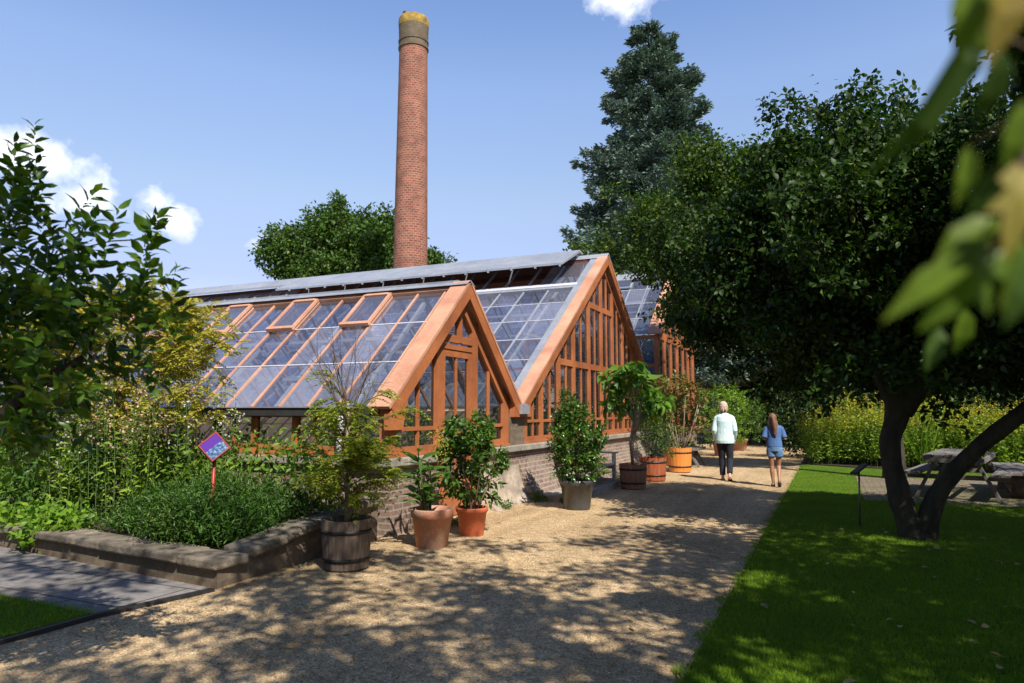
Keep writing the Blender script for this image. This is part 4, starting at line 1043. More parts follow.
# box facing the camera, turned like a diamond
f = Vector((.73, -.66, .18)).normalized(); s_ = Vector((.66, .73, 0)).normalized(); u_ = s_.cross(f).normalized(); 
if u_.z < 0: u_ = -u_
ang = R(40); e1 = (s_*math.cos(ang)+u_*math.sin(ang)); e2 = (-s_*math.sin(ang)+u_*math.cos(ang))
c0 = Vector((-5.50, 5.06, 1.15))
def dia(mb, a, b, z0, z1): 
    q = [c0+e1*(i*a)+e2*(j*b)+f*z0 for i, j in ((-1, -1), (1, -1), (1, 1), (-1, 1))]; mb.prism(q, f*(z1-z0))
m = MB(); dia(m, .105, .105, -.10, .03); m.build('box', M['sign_case'], RS)
m = MB()
for a0, a1, b0, b1 in ((-.105, .105, -.105, -.093), (-.105, .105, .093, .105), (-.105, -.093, -.093, .093), (.093, .105, -.093, .093)):
    m.prism([c0+e1*p+e2*q+f*.0305 for p, q in ((a0, b0), (a1, b0), (a1, b1), (a0, b1))], f*.008)
m.build('frame', M['redmetal'], RS)
m = MB(); m.add([c0+e1*(i*.093)+e2*(j*.093)+f*.034 for i, j in ((-1, -1), (1, -1), (1, 1), (-1, 1))], [(0, 1, 2, 3)], uvs=[[(0, 0), (1, 0), (1, 1), (0, 1)]])
m.build('panel', M['sign_panel'], RS)
# stone bollard at the back of the bed
SB = thing('stone_post', 'short pale sandstone post standing among the plants at the left of the bed', 'post', (-9.2, 5.9, 0))
m = MB(); m.loft([((-9.2, 5.9, .1), .09, .09), ((-9.2, 5.9, .5), .085, .085), ((-9.2, 5.9, .56), .10, .10), ((-9.2, 5.9, .62), .07, .07), ((-9.2, 5.9, .75), .10, .10), ((-9.2, 5.9, .85), .05, .05)], 14); m.build('shaft', M['plaster'], SB)

# ================================================================ PLANTS IN THE BED
for i, (x, y, r, h) in enumerate([(-5.35, 5.25, .34, .34), (-5.95, 5.2, .42, .42), (-6.55, 5.45, .42, .46), (-6.1, 5.75, .45, .55), (-5.4, 5.85, .40, .5), (-6.95, 5.3, .3, .3), (-5.5, 4.98, .28, .52), (-5.9, 4.95, .30, .48)]):
    clump('leafy_shrub', ['small dense dark green bush nearest the bed corner', 'dense dark green bush in front of the red sign post', 'dense green bush left of the red sign post', 'dense green bush behind the sign at mid bed', 'upright green bush between sign and barrel', 'low green bush beside the lime green trailing plant', 'bush hiding the foot of the red sign post', 'bush at the coping just left of the sign post foot'][i], 'shrub', (x, y, .2),
          [(0, 0, h*.55, r, r, h*.55)], 900 if i != 4 else 700, 26, .06, (.06, .26), 'mid_leaf' if i % 2 else 'bush_leaf', 40+i, 6, shape=KITE, group='dense green bushes in the raised bed', down=-.2)
for i, (x, y, sx) in enumerate([(-8.1, 4.98, .36), (-7.45, 4.95, .28), (-7.75, 4.80, .25)]):
    clump('trailing_plant', ['lime green broad-leaved plant spilling over the coping, leftmost', 'lime green broad-leaved plant at the bed edge, right of the spilling one', 'lime green shoots hanging down the face of the bed wall'][i], 'plant', (x, y, .22 if i < 2 else .02),
          [(0, 0, .10, sx, .22, .14)] if i < 2 else [(0, -.06, .2, .18, .10, .16)], 1500, 9, .05, (.085, .62), 'bright_leaf', 60+i, 5, group='lime green plants on the bed edge')
def spikes(name, label, loc, n, h, leafm, flm, seed, rad=.3, leafL=.09, fl=.35, flen=.02, group=None, tips=14, lw=.28):
    rng = np.random.default_rng(seed); t = thing(name, label, 'plant', loc, group); m = MB(); P = []; D = []; L = []; Pf = []; Df = []
    for k in range(n):
        a = rng.uniform(0, 6.28); r0 = rad*math.sqrt(rng.uniform()); b = np.array([math.cos(a)*r0, math.sin(a)*r0, 0]); hh = h*rng.uniform(.7, 1.08)
        top = b*1.35+np.array([rng.normal()*.06, rng.normal()*.06, hh]); mid = (b+top)/2+rng.normal(size=3)*.02
        m.tube([b, mid, top], [.006, .005, .003], 4, False); nl = int(hh/.045)
        for j in range(nl):
            f = .12+.85*j/nl; q = b+(top-b)*f; an = j*2.4+k
            P.append(q); D.append((math.cos(an), math.sin(an), rng.uniform(-.5, 1.0))); L.append(leafL*rng.uniform(.6, 1.3)*(1-.45*f*f))
        for j in range(int(tips*2.2)):
            f = 1-fl*rng.uniform()**1.3; q = b+(top-b)*f+rng.normal(size=3)*.035*(1+.6*(1-f)); Pf.append(q); Df.append(rng.normal(size=3)+np.array([0, 0, .3]))
    m.v = [v+Vector(loc) for v in m.v]; m.build('stems', M['stem'], t)
    L = np.array(L); link('foliage', leafmesh('foliage', P, D, L, L*lw, rng, KITE, 1), M[leafm], t)
    Lf = flen*rng.uniform(.7, 1.5, len(Pf)); tag(link('flowers', leafmesh('flowers', Pf, Df, Lf, Lf*.8, rng, KITE, .3), M[flm], t), kind='stuff')
    return t
BG_ = 'tall flowering perennials in the raised bed'
for i, (x, y, h, fm, lb) in enumerate([(-7.35, 5.6, 1.45, 'pinkflower', 'tall perennial with peach-pink seed spikes in front of the brick strip'), (-7.9, 5.7, 1.5, 'pinkflower', 'tall perennial with pinkish spikes second from the sign side'),
                                       (-8.5, 5.6, 1.4, 'whiteflower', 'tall perennial with pale flower heads at mid bed'), (-9.3, 5.6, 1.5, 'whiteflower', 'tall pale-flowered perennial near the stone post'),
                                       (-6.9, 6.2, 1.25, 'whiteflower', 'perennial with cream flower heads near the end of the glass roof'), (-10.3, 5.9, 1.5, 'pinkflower', 'tall pink-tipped perennial at far left of the bed'), (-7.7, 6.4, 1.7, 'pinkflower', 'tallest pink-tipped perennial at the back of the bed')]):
    spikes('perennial', lb, (x, y, .25), 15, h*1.12, 'mid_leaf' if i % 2 else 'goldleaf', fm, 80+i, .32, .11, .4, .028, BG_, 12)
for i, (x, y, h) in enumerate([(-5.6, 6.35, .95), (-6.3, 6.5, 1.0), (-5.15, 6.4, .8), (-6.7, 5.9, .8)]):
    clump('broadleaf_shrub', ['light green shrub under the greenhouse eave above the ramped wall', 'light green shrub by the side windows behind the sign', 'small light green shrub next to the barrel tree', 'light green shrub between bushes and pink spikes'][i], 'shrub', (x, y, .25),
          [(0, 0, h*.55, .36, .34, h*.5)], 170, 9, .10, (.10, .42), 'leafy_light', 95+i, 8, group='light green shrubs below the side windows')
for i, (x, y, h) in enumerate([(-8.3, 6.55, 1.1), (-9.2, 6.4, 1.3), (-10.2, 6.4, 1.5), (-11.3, 6.3, 1.7), (-7.4, 6.6, .95), (-8.8, 5.6, .8), (-9.8, 5.5, .9), (-12.4, 6.0, 1.8)]):
    clump('filler_shrub', ['mid green shrub behind the pink spikes', 'mid green shrub behind the stone post', 'dark leafy shrub at the left behind the bed', 'larger dark shrub near the left frame edge', 'small shrub under the left end of the side windows', 'leafy shrub beside the stone post', 'leafy shrub at the far left of the bed front', 'tall shrub closing the bed on the left'][i], 'shrub', (x, y, .2),
          [(0, 0, h*.5, .52, .42, h*.5)], 150, 16, .12, (.09, .42), 'mid_leaf' if i % 2 else 'leafy_light', 160+i, 8, group='mixed green shrubs at the back of the raised bed')
# honey locust shrub, yellowing
def locust(name, label, base, stems, lob, seed, dens=26, nf=13, mat='yellow_leaf'):
    rng = np.random.default_rng(seed); t = thing(name, label, 'tree', base)
    pts = lobes(rng, lob, dens, .3); pos, par, rad = grow(rng, stems, pts, .3)
    mb = branch_mb(pos, par, rad, .004, .45, 5, .04)
    for s in stems: mb.tube([p for p, r in s], [r for p, r in s], 8)
    mb.build('trunk', M['bark_pale'], t)
    P = []; D = []; L = []
    for p in pts:
        for j in range(nf): frond(p+rng.normal(size=3)*.10, rng.normal(size=3)*np.array([1, 1, .35]), rng.uniform(.12, .20), 6, .06, P, D, L, rng, .4)
    L = np.array(L); P = np.array(P)-np.array(base); link('crown', leafmesh('crown', P, D, L, L*.5, rng, KITE, 2), M[mat], t)
locust('locust_tree', 'small yellowing feathery tree arching over the left end of the greenhouse roof', (-8.4, 6.4, .25), [[((-8.4, 6.4, .2), .05), ((-8.45, 6.4, .9), .045), ((-8.3, 6.35, 1.6), .035)], [((-8.42, 6.4, .6), .03), ((-9.0, 6.3, 1.5), .025)]],
       [(-7.3, 6.3, 2.5, .5, .4, .3), (-8.7, 6.3, 3.05, .6, .4, .35), (-8.1, 6.3, 2.3, .55, .4, .4), (-9.45, 6.1, 2.6, .7, .5, .5), (-9.8, 6.1, 1.95, .7, .5, .5), (-8.35, 6.1, 1.6, .5, .4, .35), (-7.8, 6.4, 2.75, .45, .3, .25), (-7.5, 6.3, 2.0, .35, .3, .25), (-6.9, 6.25, 2.42, .45, .2, .15), (-7.9, 6.3, 2.75, .45, .3, .3), (-6.9, 6.2, 2.05, .35, .2, .2), (-7.1, 6.1, 1.6, .4, .3, .3), (-8.0, 6.0, 1.9, .4, .3, .3), (-10.8, 6.2, 2.6, .8, .6, .7)], 31, 46, 17)

for i, (x, y, s) in enumerate([(-4.62, 9.9, .8), (-4.5, 10.9, 1.0), (-4.0, 10.9, .7), (-4.15, 14.6, 1.0), (-4.55, 8.2, .6), (-4.55, 16.5, 1.0), (-4.3, 18.6, 1.1)]):
    if i == 0: wd = clump('weed', 'small weed at the foot of the plaster patch', 'weed', (0, 0, 0), [(0, 0, .08, .12, .12, .10)], 6000, 9, .03, (.05, .35), 'mid_leaf', 400, 5, shape=KITE, group='weeds at the foot of the greenhouse wall', stemr=.003); wd.location = (x, y, 0); wd.scale = (s,)*3
    else: dup(wd, (x, y, 0), i*1.7, scale=s, label=['', 'weed beside the black pot at the wall', 'weed at the near end of the stone kerb', 'weed at the far end of the stone kerb', 'tiny weed by the greenhouse door', 'weed between the wall and the red tub', 'weed at the wall beyond the orange tub'][i])
# ================================================================ GOLDENROD BORDER
GG = 'goldenrod clumps in the border behind the lawn'
gold = spikes('goldenrod', 'goldenrod', (0, 0, 0), 60, 1.55, 'goldleaf', 'goldflower', 120, .66, .15, .24, .035, GG, 10, .36)
gold2 = spikes('goldenrod', 'goldenrod', (0, 0, 0), 60, 1.35, 'goldleaf', 'goldflower', 121, .66, .15, .3, .035, GG, 6, .36)
spots = []
for i in range(11):
    x = -.15+.78*i; spots.append((x, 21.5-.14*x+.3*math.sin(i*2.1), .03+(.85+.25*abs(math.sin(i*1.7)))))
for i in range(10):
    x = .2+.85*i; spots.append((x, 22.9-.1*x, 1.12+.15*math.sin(i)))
names = {0: 'first goldenrod clump beside the gravel path, at the left end of the border'}
for i, (x, y, s) in enumerate(spots):
    src = (gold, gold2)[i % 2]
    if i < 2: src.location = (x, y, .05); src.scale = (s,)*3; o = src
    else: o = dup(src, (x, y, .05), i*1.1, scale=s)
    ORD = ['first', 'second', 'third', 'fourth', 'fifth', 'sixth', 'seventh', 'eighth', 'ninth', 'tenth', 'eleventh']
    o['label'] = ORD[i if i < 11 else i-11]+' goldenrod clump from the path in the '+('front' if i < 11 else 'back')+' row of the border'
for i in range(7):
    x = -1.0+1.5*i
    clump('border_shrub', ['low dark shrub at the border end beside the path', 'dark shrub behind the goldenrod left of the tree trunk', 'dark shrub behind the goldenrod just left of the main trunk', 'dark shrub behind the goldenrod between both trunks', 'dark shrub behind the goldenrod above the picnic table', 'dark shrub behind the goldenrod right of the table', 'dark shrub behind the goldenrod at the right edge'][i], 'shrub', (x, 24.6+.2*math.sin(i*3), .05),
          [(0, 0, 1.0+.2*math.sin(i*2), .85, .8, 1.0)], 34, 26, .22, (.13, .5), 'far_dark_leaf', 140+i, 5, shape=KITE, group='dark shrubs behind the goldenrod')
# ornamental grass standing above the border
rng = np.random.default_rng(150); t = thing('tall_grass', 'tuft of long pale grass blades rising above the goldenrod right of the main trunk', 'grass clump', (2.1, 20.6, .05))
n = 42; a = rng.uniform(0, 6.28, n); P = np.zeros((n, 3)); D = np.stack([np.cos(a)*.35, np.sin(a)*.35, np.ones(n)], 1)+rng.normal(size=(n, 3))*.12
link('blades', leafmesh('blades', P, D, rng.uniform(1.3, 2.5, n), .022, rng, STRAP, .3), M['bright_leaf'], t)
# ================================================================ TREES
C60 = 1.12
main_l = [(.55, 10, 5.2, .6), (-.2, 10, 4.55, .7), (.7, 9.5, 4.1, .95), (1.5, 9, 4.0, .8), (-.8, 10.4, 3.85, .9), (.3, 10, 3.1, 1.0), (1.3, 9.5, 3.0, .95), (-1.45, 11, 3.3, .75), (1.8, 9, 2.45, .6),
          (2.3, 9, 3.4, 1.0), (-.35, 11, 2.6, .65), (-1.9, 11.3, 4.2, .6), (-.45, 10.5, 5.55, .4), (1.9, 10.5, 4.8, .6), (2.8, 10.2, 4.2, 1.0), (.6, 11.2, 4.3, 1.1), (2.6, 11, 3.0, 1.0), (.2, 8.6, 3.6, .7), (3.6, 9.6, 3.3, 1.0), (-1.5, 11.0, 2.75, .4), (.9, 9.9, 2.35, .45), (-.9, 10.2, 3.1, .6), (2.4, 8.4, 3.2, .7), (.1, 10, 5.0, .3), (1.0, 10.2, 4.8, .5), (-.2, 10.3, 2.2, .45), (.45, 9.9, 2.15, .4), (1.25, 9.8, 2.1, .45), (2.0, 9.6, 2.25, .5), (2.8, 9.6, 2.3, .6), (3.6, 9.6, 2.4, .7), (.35, 9.15, 2.1, .35), (.9, 8.95, 2.15, .35), (1.5, 8.9, 2.2, .38), (-.3, 9.6, 2.5, .45), (-1.75, 11.2, 3.0, .4), (-1.65, 11, 2.5, .3), (-2.3, 11.4, 3.9, .3), (-.1, 10.4, 1.95, .3), (1.9, 9.9, 1.9, .32), (-1.1, 10.7, 2.35, .35)]
tree('orchard_tree', 'broad dark leafy tree on the lawn with one upright and one leaning trunk', 'tree', (.85, 9.5, 0),
     [[((.90, 9.5, -.1), .20), ((.76, 9.5, .25), .135), ((.66, 9.5, .68), .115), ((.64, 9.5, 1.16), .108), ((.76, 9.5, 1.6), .12), ((.66, 9.6, 2.1), .09), ((.35, 9.8, 2.9), .07), ((.2, 9.9, 3.6), .02)],
      [((.90, 9.5, -.1), .18), ((.99, 9.5, .3), .115), ((1.15, 9.5, .65), .098), ((1.53, 9.5, 1.11), .085), ((1.97, 9.4, 1.51), .09), ((2.6, 9.3, 2.05), .08), ((3.2, 9.3, 2.8), .03)],
      [((.76, 9.5, 1.5), .13), ((.50, 9.5, 2.05), .09), ((0, 9.7, 2.8), .05), ((-.5, 9.9, 3.4), .02)],
      [((.76, 9.5, 1.5), .13), ((1.05, 9.5, 1.95), .10), ((1.35, 9.4, 2.8), .075), ((1.5, 9.5, 3.8), .02)]],
     main_l, 42, 36, .125, (.088, .62), M['dark_leaf'], M['bark'], 1, .0045, LEAF, up=.9, down=.25, shell=.35, kind_trunk_n=16, sprigs=.9)
dl = [(-3.0, 19, 8.3, .7), (-4.1, 18.5, 6.5, .8), (-5.2, 17.8, 5.9, .5), (-5.25, 18, 7.6, .2), (-3.7, 18.2, 6.2, 1.0), (-2.2, 19, 7.4, 1.3), (-2.7, 18.4, 5.2, 1.3), (-4.0, 17.6, 5.4, .7), (-5.75, 17.3, 5.8, .3), (-1.4, 19, 5.8, 1.5), (-3.2, 18.2, 4.2, .7), (-.3, 18.5, 6.8, 1.4), (1.0, 18.5, 5.6, 1.6), (-2.0, 18.6, 4.4, .9), (-.4, 18.6, 4.2, 1.1)]
tree('lime_tree', 'lighter green broadleaf tree reaching over the large gable in front of the blue conifer', 'tree', (1.25, 17.5, 0),
     [[((1.22, 17.5, -.1), .24), ((1.22, 17.5, 1.2), .18), ((1.2, 17.6, 2.8), .16), ((.2, 18.2, 4.2), .14), ((-1.5, 18.5, 5.0), .10), ((-2.6, 18.6, 6.0), .07)]],
     dl, 26, 36, .17, (.12, .60), M['lime_leaf'], M['bark'], 2, .006, LEAF, up=.8, down=.25, shell=.35, step=.7)
# conifer
def spruce(name, label, base, h, r, seed, z0=3):
    rng = np.random.default_rng(seed); t = thing(name, label, 'tree', base); P = []; D = []; m = MB()
    m.tube([(base[0], base[1], 0), (base[0], base[1], h*.5), (base[0], base[1], h)], [.32, .2, .03], 10); m.build('trunk', M['bark'], t); m = MB()
    z = z0
    while z < h-.15:
        f = (z-z0)/(h-z0); R0 = r*((1-f)**.52)*(.95+.05*math.sin(z*2.9)); nb = int(8+6*(1-f))
        for k in range(nb):
            a = rng.uniform(0, 6.28); l = max(.3, R0*rng.uniform(.55, 1.18)); d = np.array([math.cos(a), math.sin(a), 0]); s = np.array([-d[1], d[0], 0])
            pr = lambda u: d*l*u+np.array([0, 0, z+(-.30*l*u+.33*l*u*u)+.12*f*l])
            m.tube([np.array([base[0], base[1], 0])+pr(u) for u in (0, .5, 1)], [.035, .022, .008], 4, False)
            n = int(52*l)+10
            for j in range(n):
                u = rng.uniform(.18, 1)**.8; w = rng.normal()*.34*l*(1.08-u)*.9; q = pr(u)+s*w+np.array([0, 0, rng.normal()*.07-.05*abs(w)])
                for _ in range(3): P.append(q+rng.normal(size=3)*.06); D.append(d*.8+s*np.sign(w)*.7*rng.uniform(.3, 1)+np.array([0, 0, rng.uniform(-.15, .4)])+rng.normal(size=3)*.25)
        z += .34+.12*rng.uniform()
    m.build('branches', M['bark'], t)
    L = rng.uniform(.14, .30, len(P)); link('crown', leafmesh('crown', P, D, L, L*.38, rng, KITE, .6), M['spruce_leaf'], t)
spruce('conifer', 'tall blue-green conifer rising above everything right of the chimney', (-7.75, 34, 0), 21.3, 5.4, 3)
tree('broadleaf_tree', 'distant round green tree behind the greenhouse ridge either side of the chimney', 'tree', (-29, 38, 0),
     [[((-29, 38, -.1), .4), ((-29, 38, 4), .3), ((-29, 38, 8), .2)]], [(-31, 38, 13.1, 2.4, 2, 2.4), (-34.5, 38, 12.6, 2.0, 2, 1.9), (-27.5, 38, 12.4, 2.6, 2, 2.3), (-23.6, 38, 11.0, 1.6, 1.5, .8), (-30, 38, 10.3, 4.6, 2.5, 2.2), (-26, 38, 10.5, 2.5, 2, 1.6), (-32.6, 38, 14.4, 1.2, 1, 1.0)],
     3.4, 46, .34, (.28, .6), M['tree_green'], M['bark'], 4, .02, KITE, shell=.2, step=1.5, sprigs=.7)
# dark wood behind
WG = 'dark trees closing the far end of the garden'
wl = [('slender dark tree straight behind the end of the path', -3.4, 42, 4.2, 10), ('dark tree behind the girl', -.3, 35, 3.6, 9.5), ('dark tree behind the goldenrod left of the trunks', 2.6, 32, 3.6, 9), ('dark tree above the goldenrod right of the trunks', 5.8, 31, 3.8, 9.5), ('dark tree at the right edge beyond the plank bench', 9.4, 30, 4.0, 9.5), ('dark tree beyond the conservatory', -8.5, 45, 4.0, 11), ('outermost dark tree past the right edge of the garden', 13, 28, 3.6, 9)]
for i, (lb, x, y, r, h) in enumerate(wl):
    tree('woodland_tree', lb, 'tree', (x, y, 0), [[((x, y, -.1), .25), ((x+.2, y, h*.3), .18), ((x, y, h*.6), .1)]],
         [(x, y, h*.72, r*.8, r*.7, h*.26), (x-r*.4, y-.4, h*.42, r*.75, r*.6, h*.28), (x+r*.5, y-.3, h*.40, r*.7, r*.6, h*.28), (x, y-.6, h*.2, r*.95, r*.5, h*.2)],
         1.9, 80, .45, (.22, .6), M['far_dark_leaf'], M['bark'], 200+i, .015, KITE, group=WG, shell=.35, step=1.5)
def hedge():
    rng = np.random.default_rng(170); t = thing('hedge', 'dark dense hedge closing the garden behind all the trees', 'hedge', (3, 46, 0))
    n = 26000; P = np.stack([rng.uniform(-16, 30, n), 46+rng.normal(size=n)*.7, rng.uniform(0, 1, n)**.9*6.5], 1); P[:, 2] += .6*np.sin(P[:, 0])
    link('foliage', leafmesh('foliage', P-np.array([3, 46, 0]), rng.normal(size=(n, 3))+np.array([0, -.5, -.2]), rng.uniform(.35, .6, n), .26, rng, KITE, .6), M['far_dark_leaf'], t)
    m = MB(); 
    for k in range(24): m.tube([(-15+1.9*k, 46, 0), (-15+1.9*k, 46.1, 4.5)], [.08, .04], 6)
    m.build('stems', M['bark'], t)
hedge()
# trees whose branches reach over the camera and shade the foreground
def shade_tree(name, label, base, stems, lob, seed, dens, per, extra=None, sig=.2):
    return tree(name, label, 'tree', base, stems, lob, dens, per, sig, (.11, .7), M['lime_leaf'], M['bark'], seed, .006, LEAF, shell=.25, up=1.1)
OT = shade_tree('maple_tree', 'tree right of the viewer whose close blurred leaves hang into the right side', (4.2, .2, 0),
           [[((4.2, .2, -.1), .32), ((4.1, .2, 1.5), .24), ((3.8, .4, 3.2), .2), ((3.0, .8, 4.8), .14), ((1.9, 1.0, 6.0), .09)]],
           [(.3, .9, 6.4, .9, .8, .4), (1.5, 1.7, 6.3, .9, .7, .4), (2.6, .5, 6.5, 1.1, 1.0, .5), (1.2, -.3, 6.5, 1.0, .8, .4), (3.6, 1.6, 6.1, .9, 1.0, .5), (-.7, 1.6, 6.2, .7, .5, .35), (.2, 2.2, 6.6, .6, .45, .3), (4.6, 3.0, 5.8, 1.1, 1.0, .5), (3.2, 3.2, 6.3, .7, .6, .4), (-1.7, -1.0, 6.3, .9, .7, .5), (-1.2, -.4, 6.4, .7, .5, .4), (-2.5, -.9, 6.2, .8, .6, .5), (-.6, -.5, 6.2, .5, .5, .4), (-2.2, -1.8, 6.3, .8, .6, .5), (-1.5, .4, 6.3, .6, .4, .3), (-2.6, .5, 6.3, .7, .4, .3), (-1.3, -.3, 6.1, .6, .4, .4), (2.4, 2.7, 6.3, .7, .5, .35),
            (.6, 3.3, 6.4, .6, .4, .3), (1.9, 3.9, 6.4, .5, .4, .3), (3.0, 4.2, 6.0, .7, .6, .35), (0.9, 1.9, 6.6, .6, .5, .3), (2.1, -.4, 6.4, .8, .7, .4), (3.2, -.9, 6.2, .9, .8, .4), (.6, -1.2, 6.2, .8, .6, .4)], 301, 24, 30, None, .15)
shade_tree('garden_tree', 'tree on the lawn beyond the right edge casting dappled shade', (6.6, 6.0, 0),
           [[((6.6, 6, -.1), .3), ((6.5, 6, 1.6), .22), ((6.2, 6, 3.2), .16), ((5.7, 5.8, 4.6), .1), ((4.2, 5.8, 5.2), .05)]],
           [(2.0, 5.4, 5.5, .5, .8, .35), (2.4, 7.4, 5.3, .5, .7, .35), (2.6, 8.6, 5.0, .4, .6, .3), (2.4, 5.2, 5.3, .7, .8, .35), (3.0, 6.6, 5.2, .8, .8, .4), (3.6, 4.2, 5.4, .9, .9, .4), (3.4, 7.8, 4.9, .8, .8, .4), (2.5, 4.0, 5.6, .6, .6, .3), (4.3, 8.6, 4.7, .9, .9, .4), (4.4, 2.8, 5.4, .9, .9, .4), (3.9, 1.9, 5.6, .9, .8, .4), (5.0, 1.2, 5.4, .9, .9, .5), (5.6, 3.2, 5.4, .8, .8, .4), (4.6, .2, 5.6, .8, .7, .4), (3.4, 5.6, 5.3, .7, .6, .35), (5.2, 5.0, 5.0, 1.4, 1.3, .6), (6.6, 6.2, 5.4, 1.5, 1.4, .6), (5.4, 6.9, 5.0, 1.3, 1.1, .6), (7.6, 4.8, 5.2, 1.3, 1.2, .5), (6.2, 3.8, 5.6, 1.1, 1.0, .5), (7.4, 8.0, 5.2, 1.4, 1.3, .6), (4.4, 4.3, 5.0, .7, .7, .4), (6.4, 9.4, 4.6, 1.2, 1.1, .6)], 302, 30, 40)
shade_tree('garden_tree', 'spreading tree farther right beyond the frame shading the patio end of the lawn', (9.5, 9, 0),  # unseen tree added to lower sky light and shade the picnic table
           [[((9.5, 9, -.1), .3), ((9.3, 9, 1.8), .22), ((8.8, 9.2, 3.4), .16), ((8.0, 9.5, 4.6), .08)]],
           [(5.0, 11.0, 5.0, .8, .8, .4), (5.8, 12.3, 5.0, .9, .8, .4), (6.6, 11.4, 5.2, .9, .9, .4), (5.4, 9.8, 5.0, .8, .7, .4), (7.6, 10.5, 4.6, 1.6, 1.6, 1.0), (9.5, 8.5, 4.8, 2.0, 2.0, 1.2), (9.0, 12, 4.4, 1.8, 1.6, 1.0), (10.5, 5.5, 4.4, 1.8, 1.8, 1.2), (8.0, 2.5, 4.8, 1.6, 1.6, 1.0), (7.2, -.5, 5.0, 1.6, 1.6, .9), (10.5, 1.0, 4.0, 2.0, 2.0, 1.4)], 303, 9, 44)
# unseen trees added round the viewer to cut the sky light on the garden
for i, (x, y, r, h) in enumerate([(-7, -9, 3.2, 8), (-1, -10, 3.4, 8.5), (5, -10, 3.2, 7), (-12, -4, 3.0, 7.5), (13.5, 6, 3.2, 7), (14, 13, 3.4, 8)]):
    tree('boundary_tree', ['boundary tree behind the viewer to the left', 'boundary tree straight behind the viewer', 'boundary tree behind the viewer to the right', 'boundary tree left of the side lawn', 'boundary tree at the right side of the lawn', 'boundary tree right of the patio'][i], 'tree', (x, y, 0), [[((x, y, -.1), .25), ((x, y, h*.3), .18), ((x, y, h*.6), .1)]],
         [(x, y, h*.7, r, r*.7, h*.3), (x-1, y, h*.3, r, r*.6, h*.28), (x+1, y, h*.3, r, r*.6, h*.28)], 1.6, 50, .5, (.34, .65), M['far_dark_leaf'], M['bark'], 500+i, .015, KITE, group='boundary trees round the lawn', shell=.4, step=1.5, sprigs=0)
# the near branch of the maple: twig, petioles and separate big leaves, a forearm's length from the lens
MAPLE = (np.array([(0, 0, 0), (-.10, .22, .0), (.12, .50, -.02), (.22, .30, 0), (.50, .62, -.06), (.48, .28, 0), (.66, .26, -.02), (1.0, 0, -.12), (.66, -.26, -.02), (.48, -.28, 0), (.50, -.62, -.06), (.22, -.30, 0), (.12, -.50, -.02), (-.10, -.22, 0), (.3, 0, .05)], float),
         [(14, 0, 1), (14, 1, 2), (14, 2, 3), (14, 3, 4), (14, 4, 5), (14, 5, 6), (14, 6, 7), (14, 7, 8), (14, 8, 9), (14, 9, 10), (14, 10, 11), (14, 11, 12), (14, 12, 13), (14, 13, 0)])
def one(p0, p1, wr, nrm, shape, mat, par, nm='near_leaf'):
    p0 = np.array(p0); p1 = np.array(p1); d = p1-p0; L = np.linalg.norm(d); d = d/L; nn = np.array(nrm, float); s = np.cross(d, nn); s /= np.linalg.norm(s); nn = np.cross(s, d)
    T, F = shape; V = [tuple(p0+d*a*L+s*b*L*wr+nn*c*L-np.array(wloc(par))) for a, b, c in T]
    me = bpy.data.meshes.new(nm); me.from_pydata(V, [], F); me.update(); return link(nm, me, M[mat], par)
cam = (.41, -.91, 0)
m = MB(); m.tube([(2.9, .9, 4.7), (2.0, 1.1, 4.0), (1.1, 1.0, 2.9), (.5, .85, 2.3), (.19, .60, 1.87), (.142, .56, 1.74), (.119, .538, 1.65), (.10, .532, 1.605)], [.05, .04, .025, .014, .006, .004, .003, .002], 7)
for a, b in (((.142, .56, 1.74), (.105, .565, 1.775)), ((.119, .538, 1.65), (.112, .51, 1.640)), ((.13, .55, 1.70), (.10, .572, 1.69)), ((.10, .532, 1.605), (.09, .528, 1.60)), ((.119, .538, 1.65), (.115, .49, 1.60))): m.tube([a, b], .0012, 5)
m.build('near_branch', M['twig'], OT)
one((.098, .530, 1.603), (.056, .516, 1.552), .60, (.5, -.7, .45), MAPLE, 'maple_leaf', OT)
one((.092, .528, 1.602), (.034, .499, 1.562), .28, (.5, -.6, .6), LEAF, 'maple_leaf', OT)
one((.110, .570, 1.785), (.066, .563, 1.672), .25, (.75, -.5, .3), LONG, 'maple_dark', OT)
one((.114, .505, 1.645), (.102, .500, 1.590), .50, (.3, -.9, .2), MAPLE, 'maple_rust', OT)
one((.098, .573, 1.690), (.091, .576, 1.645), .4, (.4, -.8, .2), LEAF, 'maple_leaf', OT)
one((.100, .520, 1.800), (.088, .514, 1.728), .40, (.3, -.8, .4), LEAF, 'maple_leaf', OT)
one((.118, .50, 1.80), (.106, .50, 1.715), .4, (.5, -.8, .2), LEAF, 'maple_rust', OT)
one((.115, .488, 1.600), (.097, .480, 1.548), .42, (.4, -.8, .3), LEAF, 'maple_dark', OT)
one((.105, .535, 1.625), (.066, .520, 1.600), .5, (.4, -.6, .6), LEAF, 'maple_leaf', OT)
for a, b, wr, mt in (((.114, .565, 1.80), (.100, .572, 1.738), .42, 'maple_leaf'), ((.118, .55, 1.745), (.104, .565, 1.700), .45, 'maple_dark'), ((.122, .53, 1.70), (.112, .535, 1.655), .5, 'maple_leaf'), ((.108, .548, 1.665), (.092, .552, 1.625), .45, 'maple_dark'),
                      ((.10, .535, 1.615), (.074, .535, 1.585), .42, 'maple_leaf'), ((.112, .51, 1.605), (.100, .505, 1.56), .4, 'maple_leaf'), ((.125, .56, 1.83), (.108, .57, 1.775), .4, 'maple_dark')):
    one(a, b, wr, (.45, -.75, .4), LEAF, mt, OT)
one((.105, .82, 1.585), (.092, .812, 1.540), .5, (.4, -.8, .3), LEAF, 'maple_dark', OT)
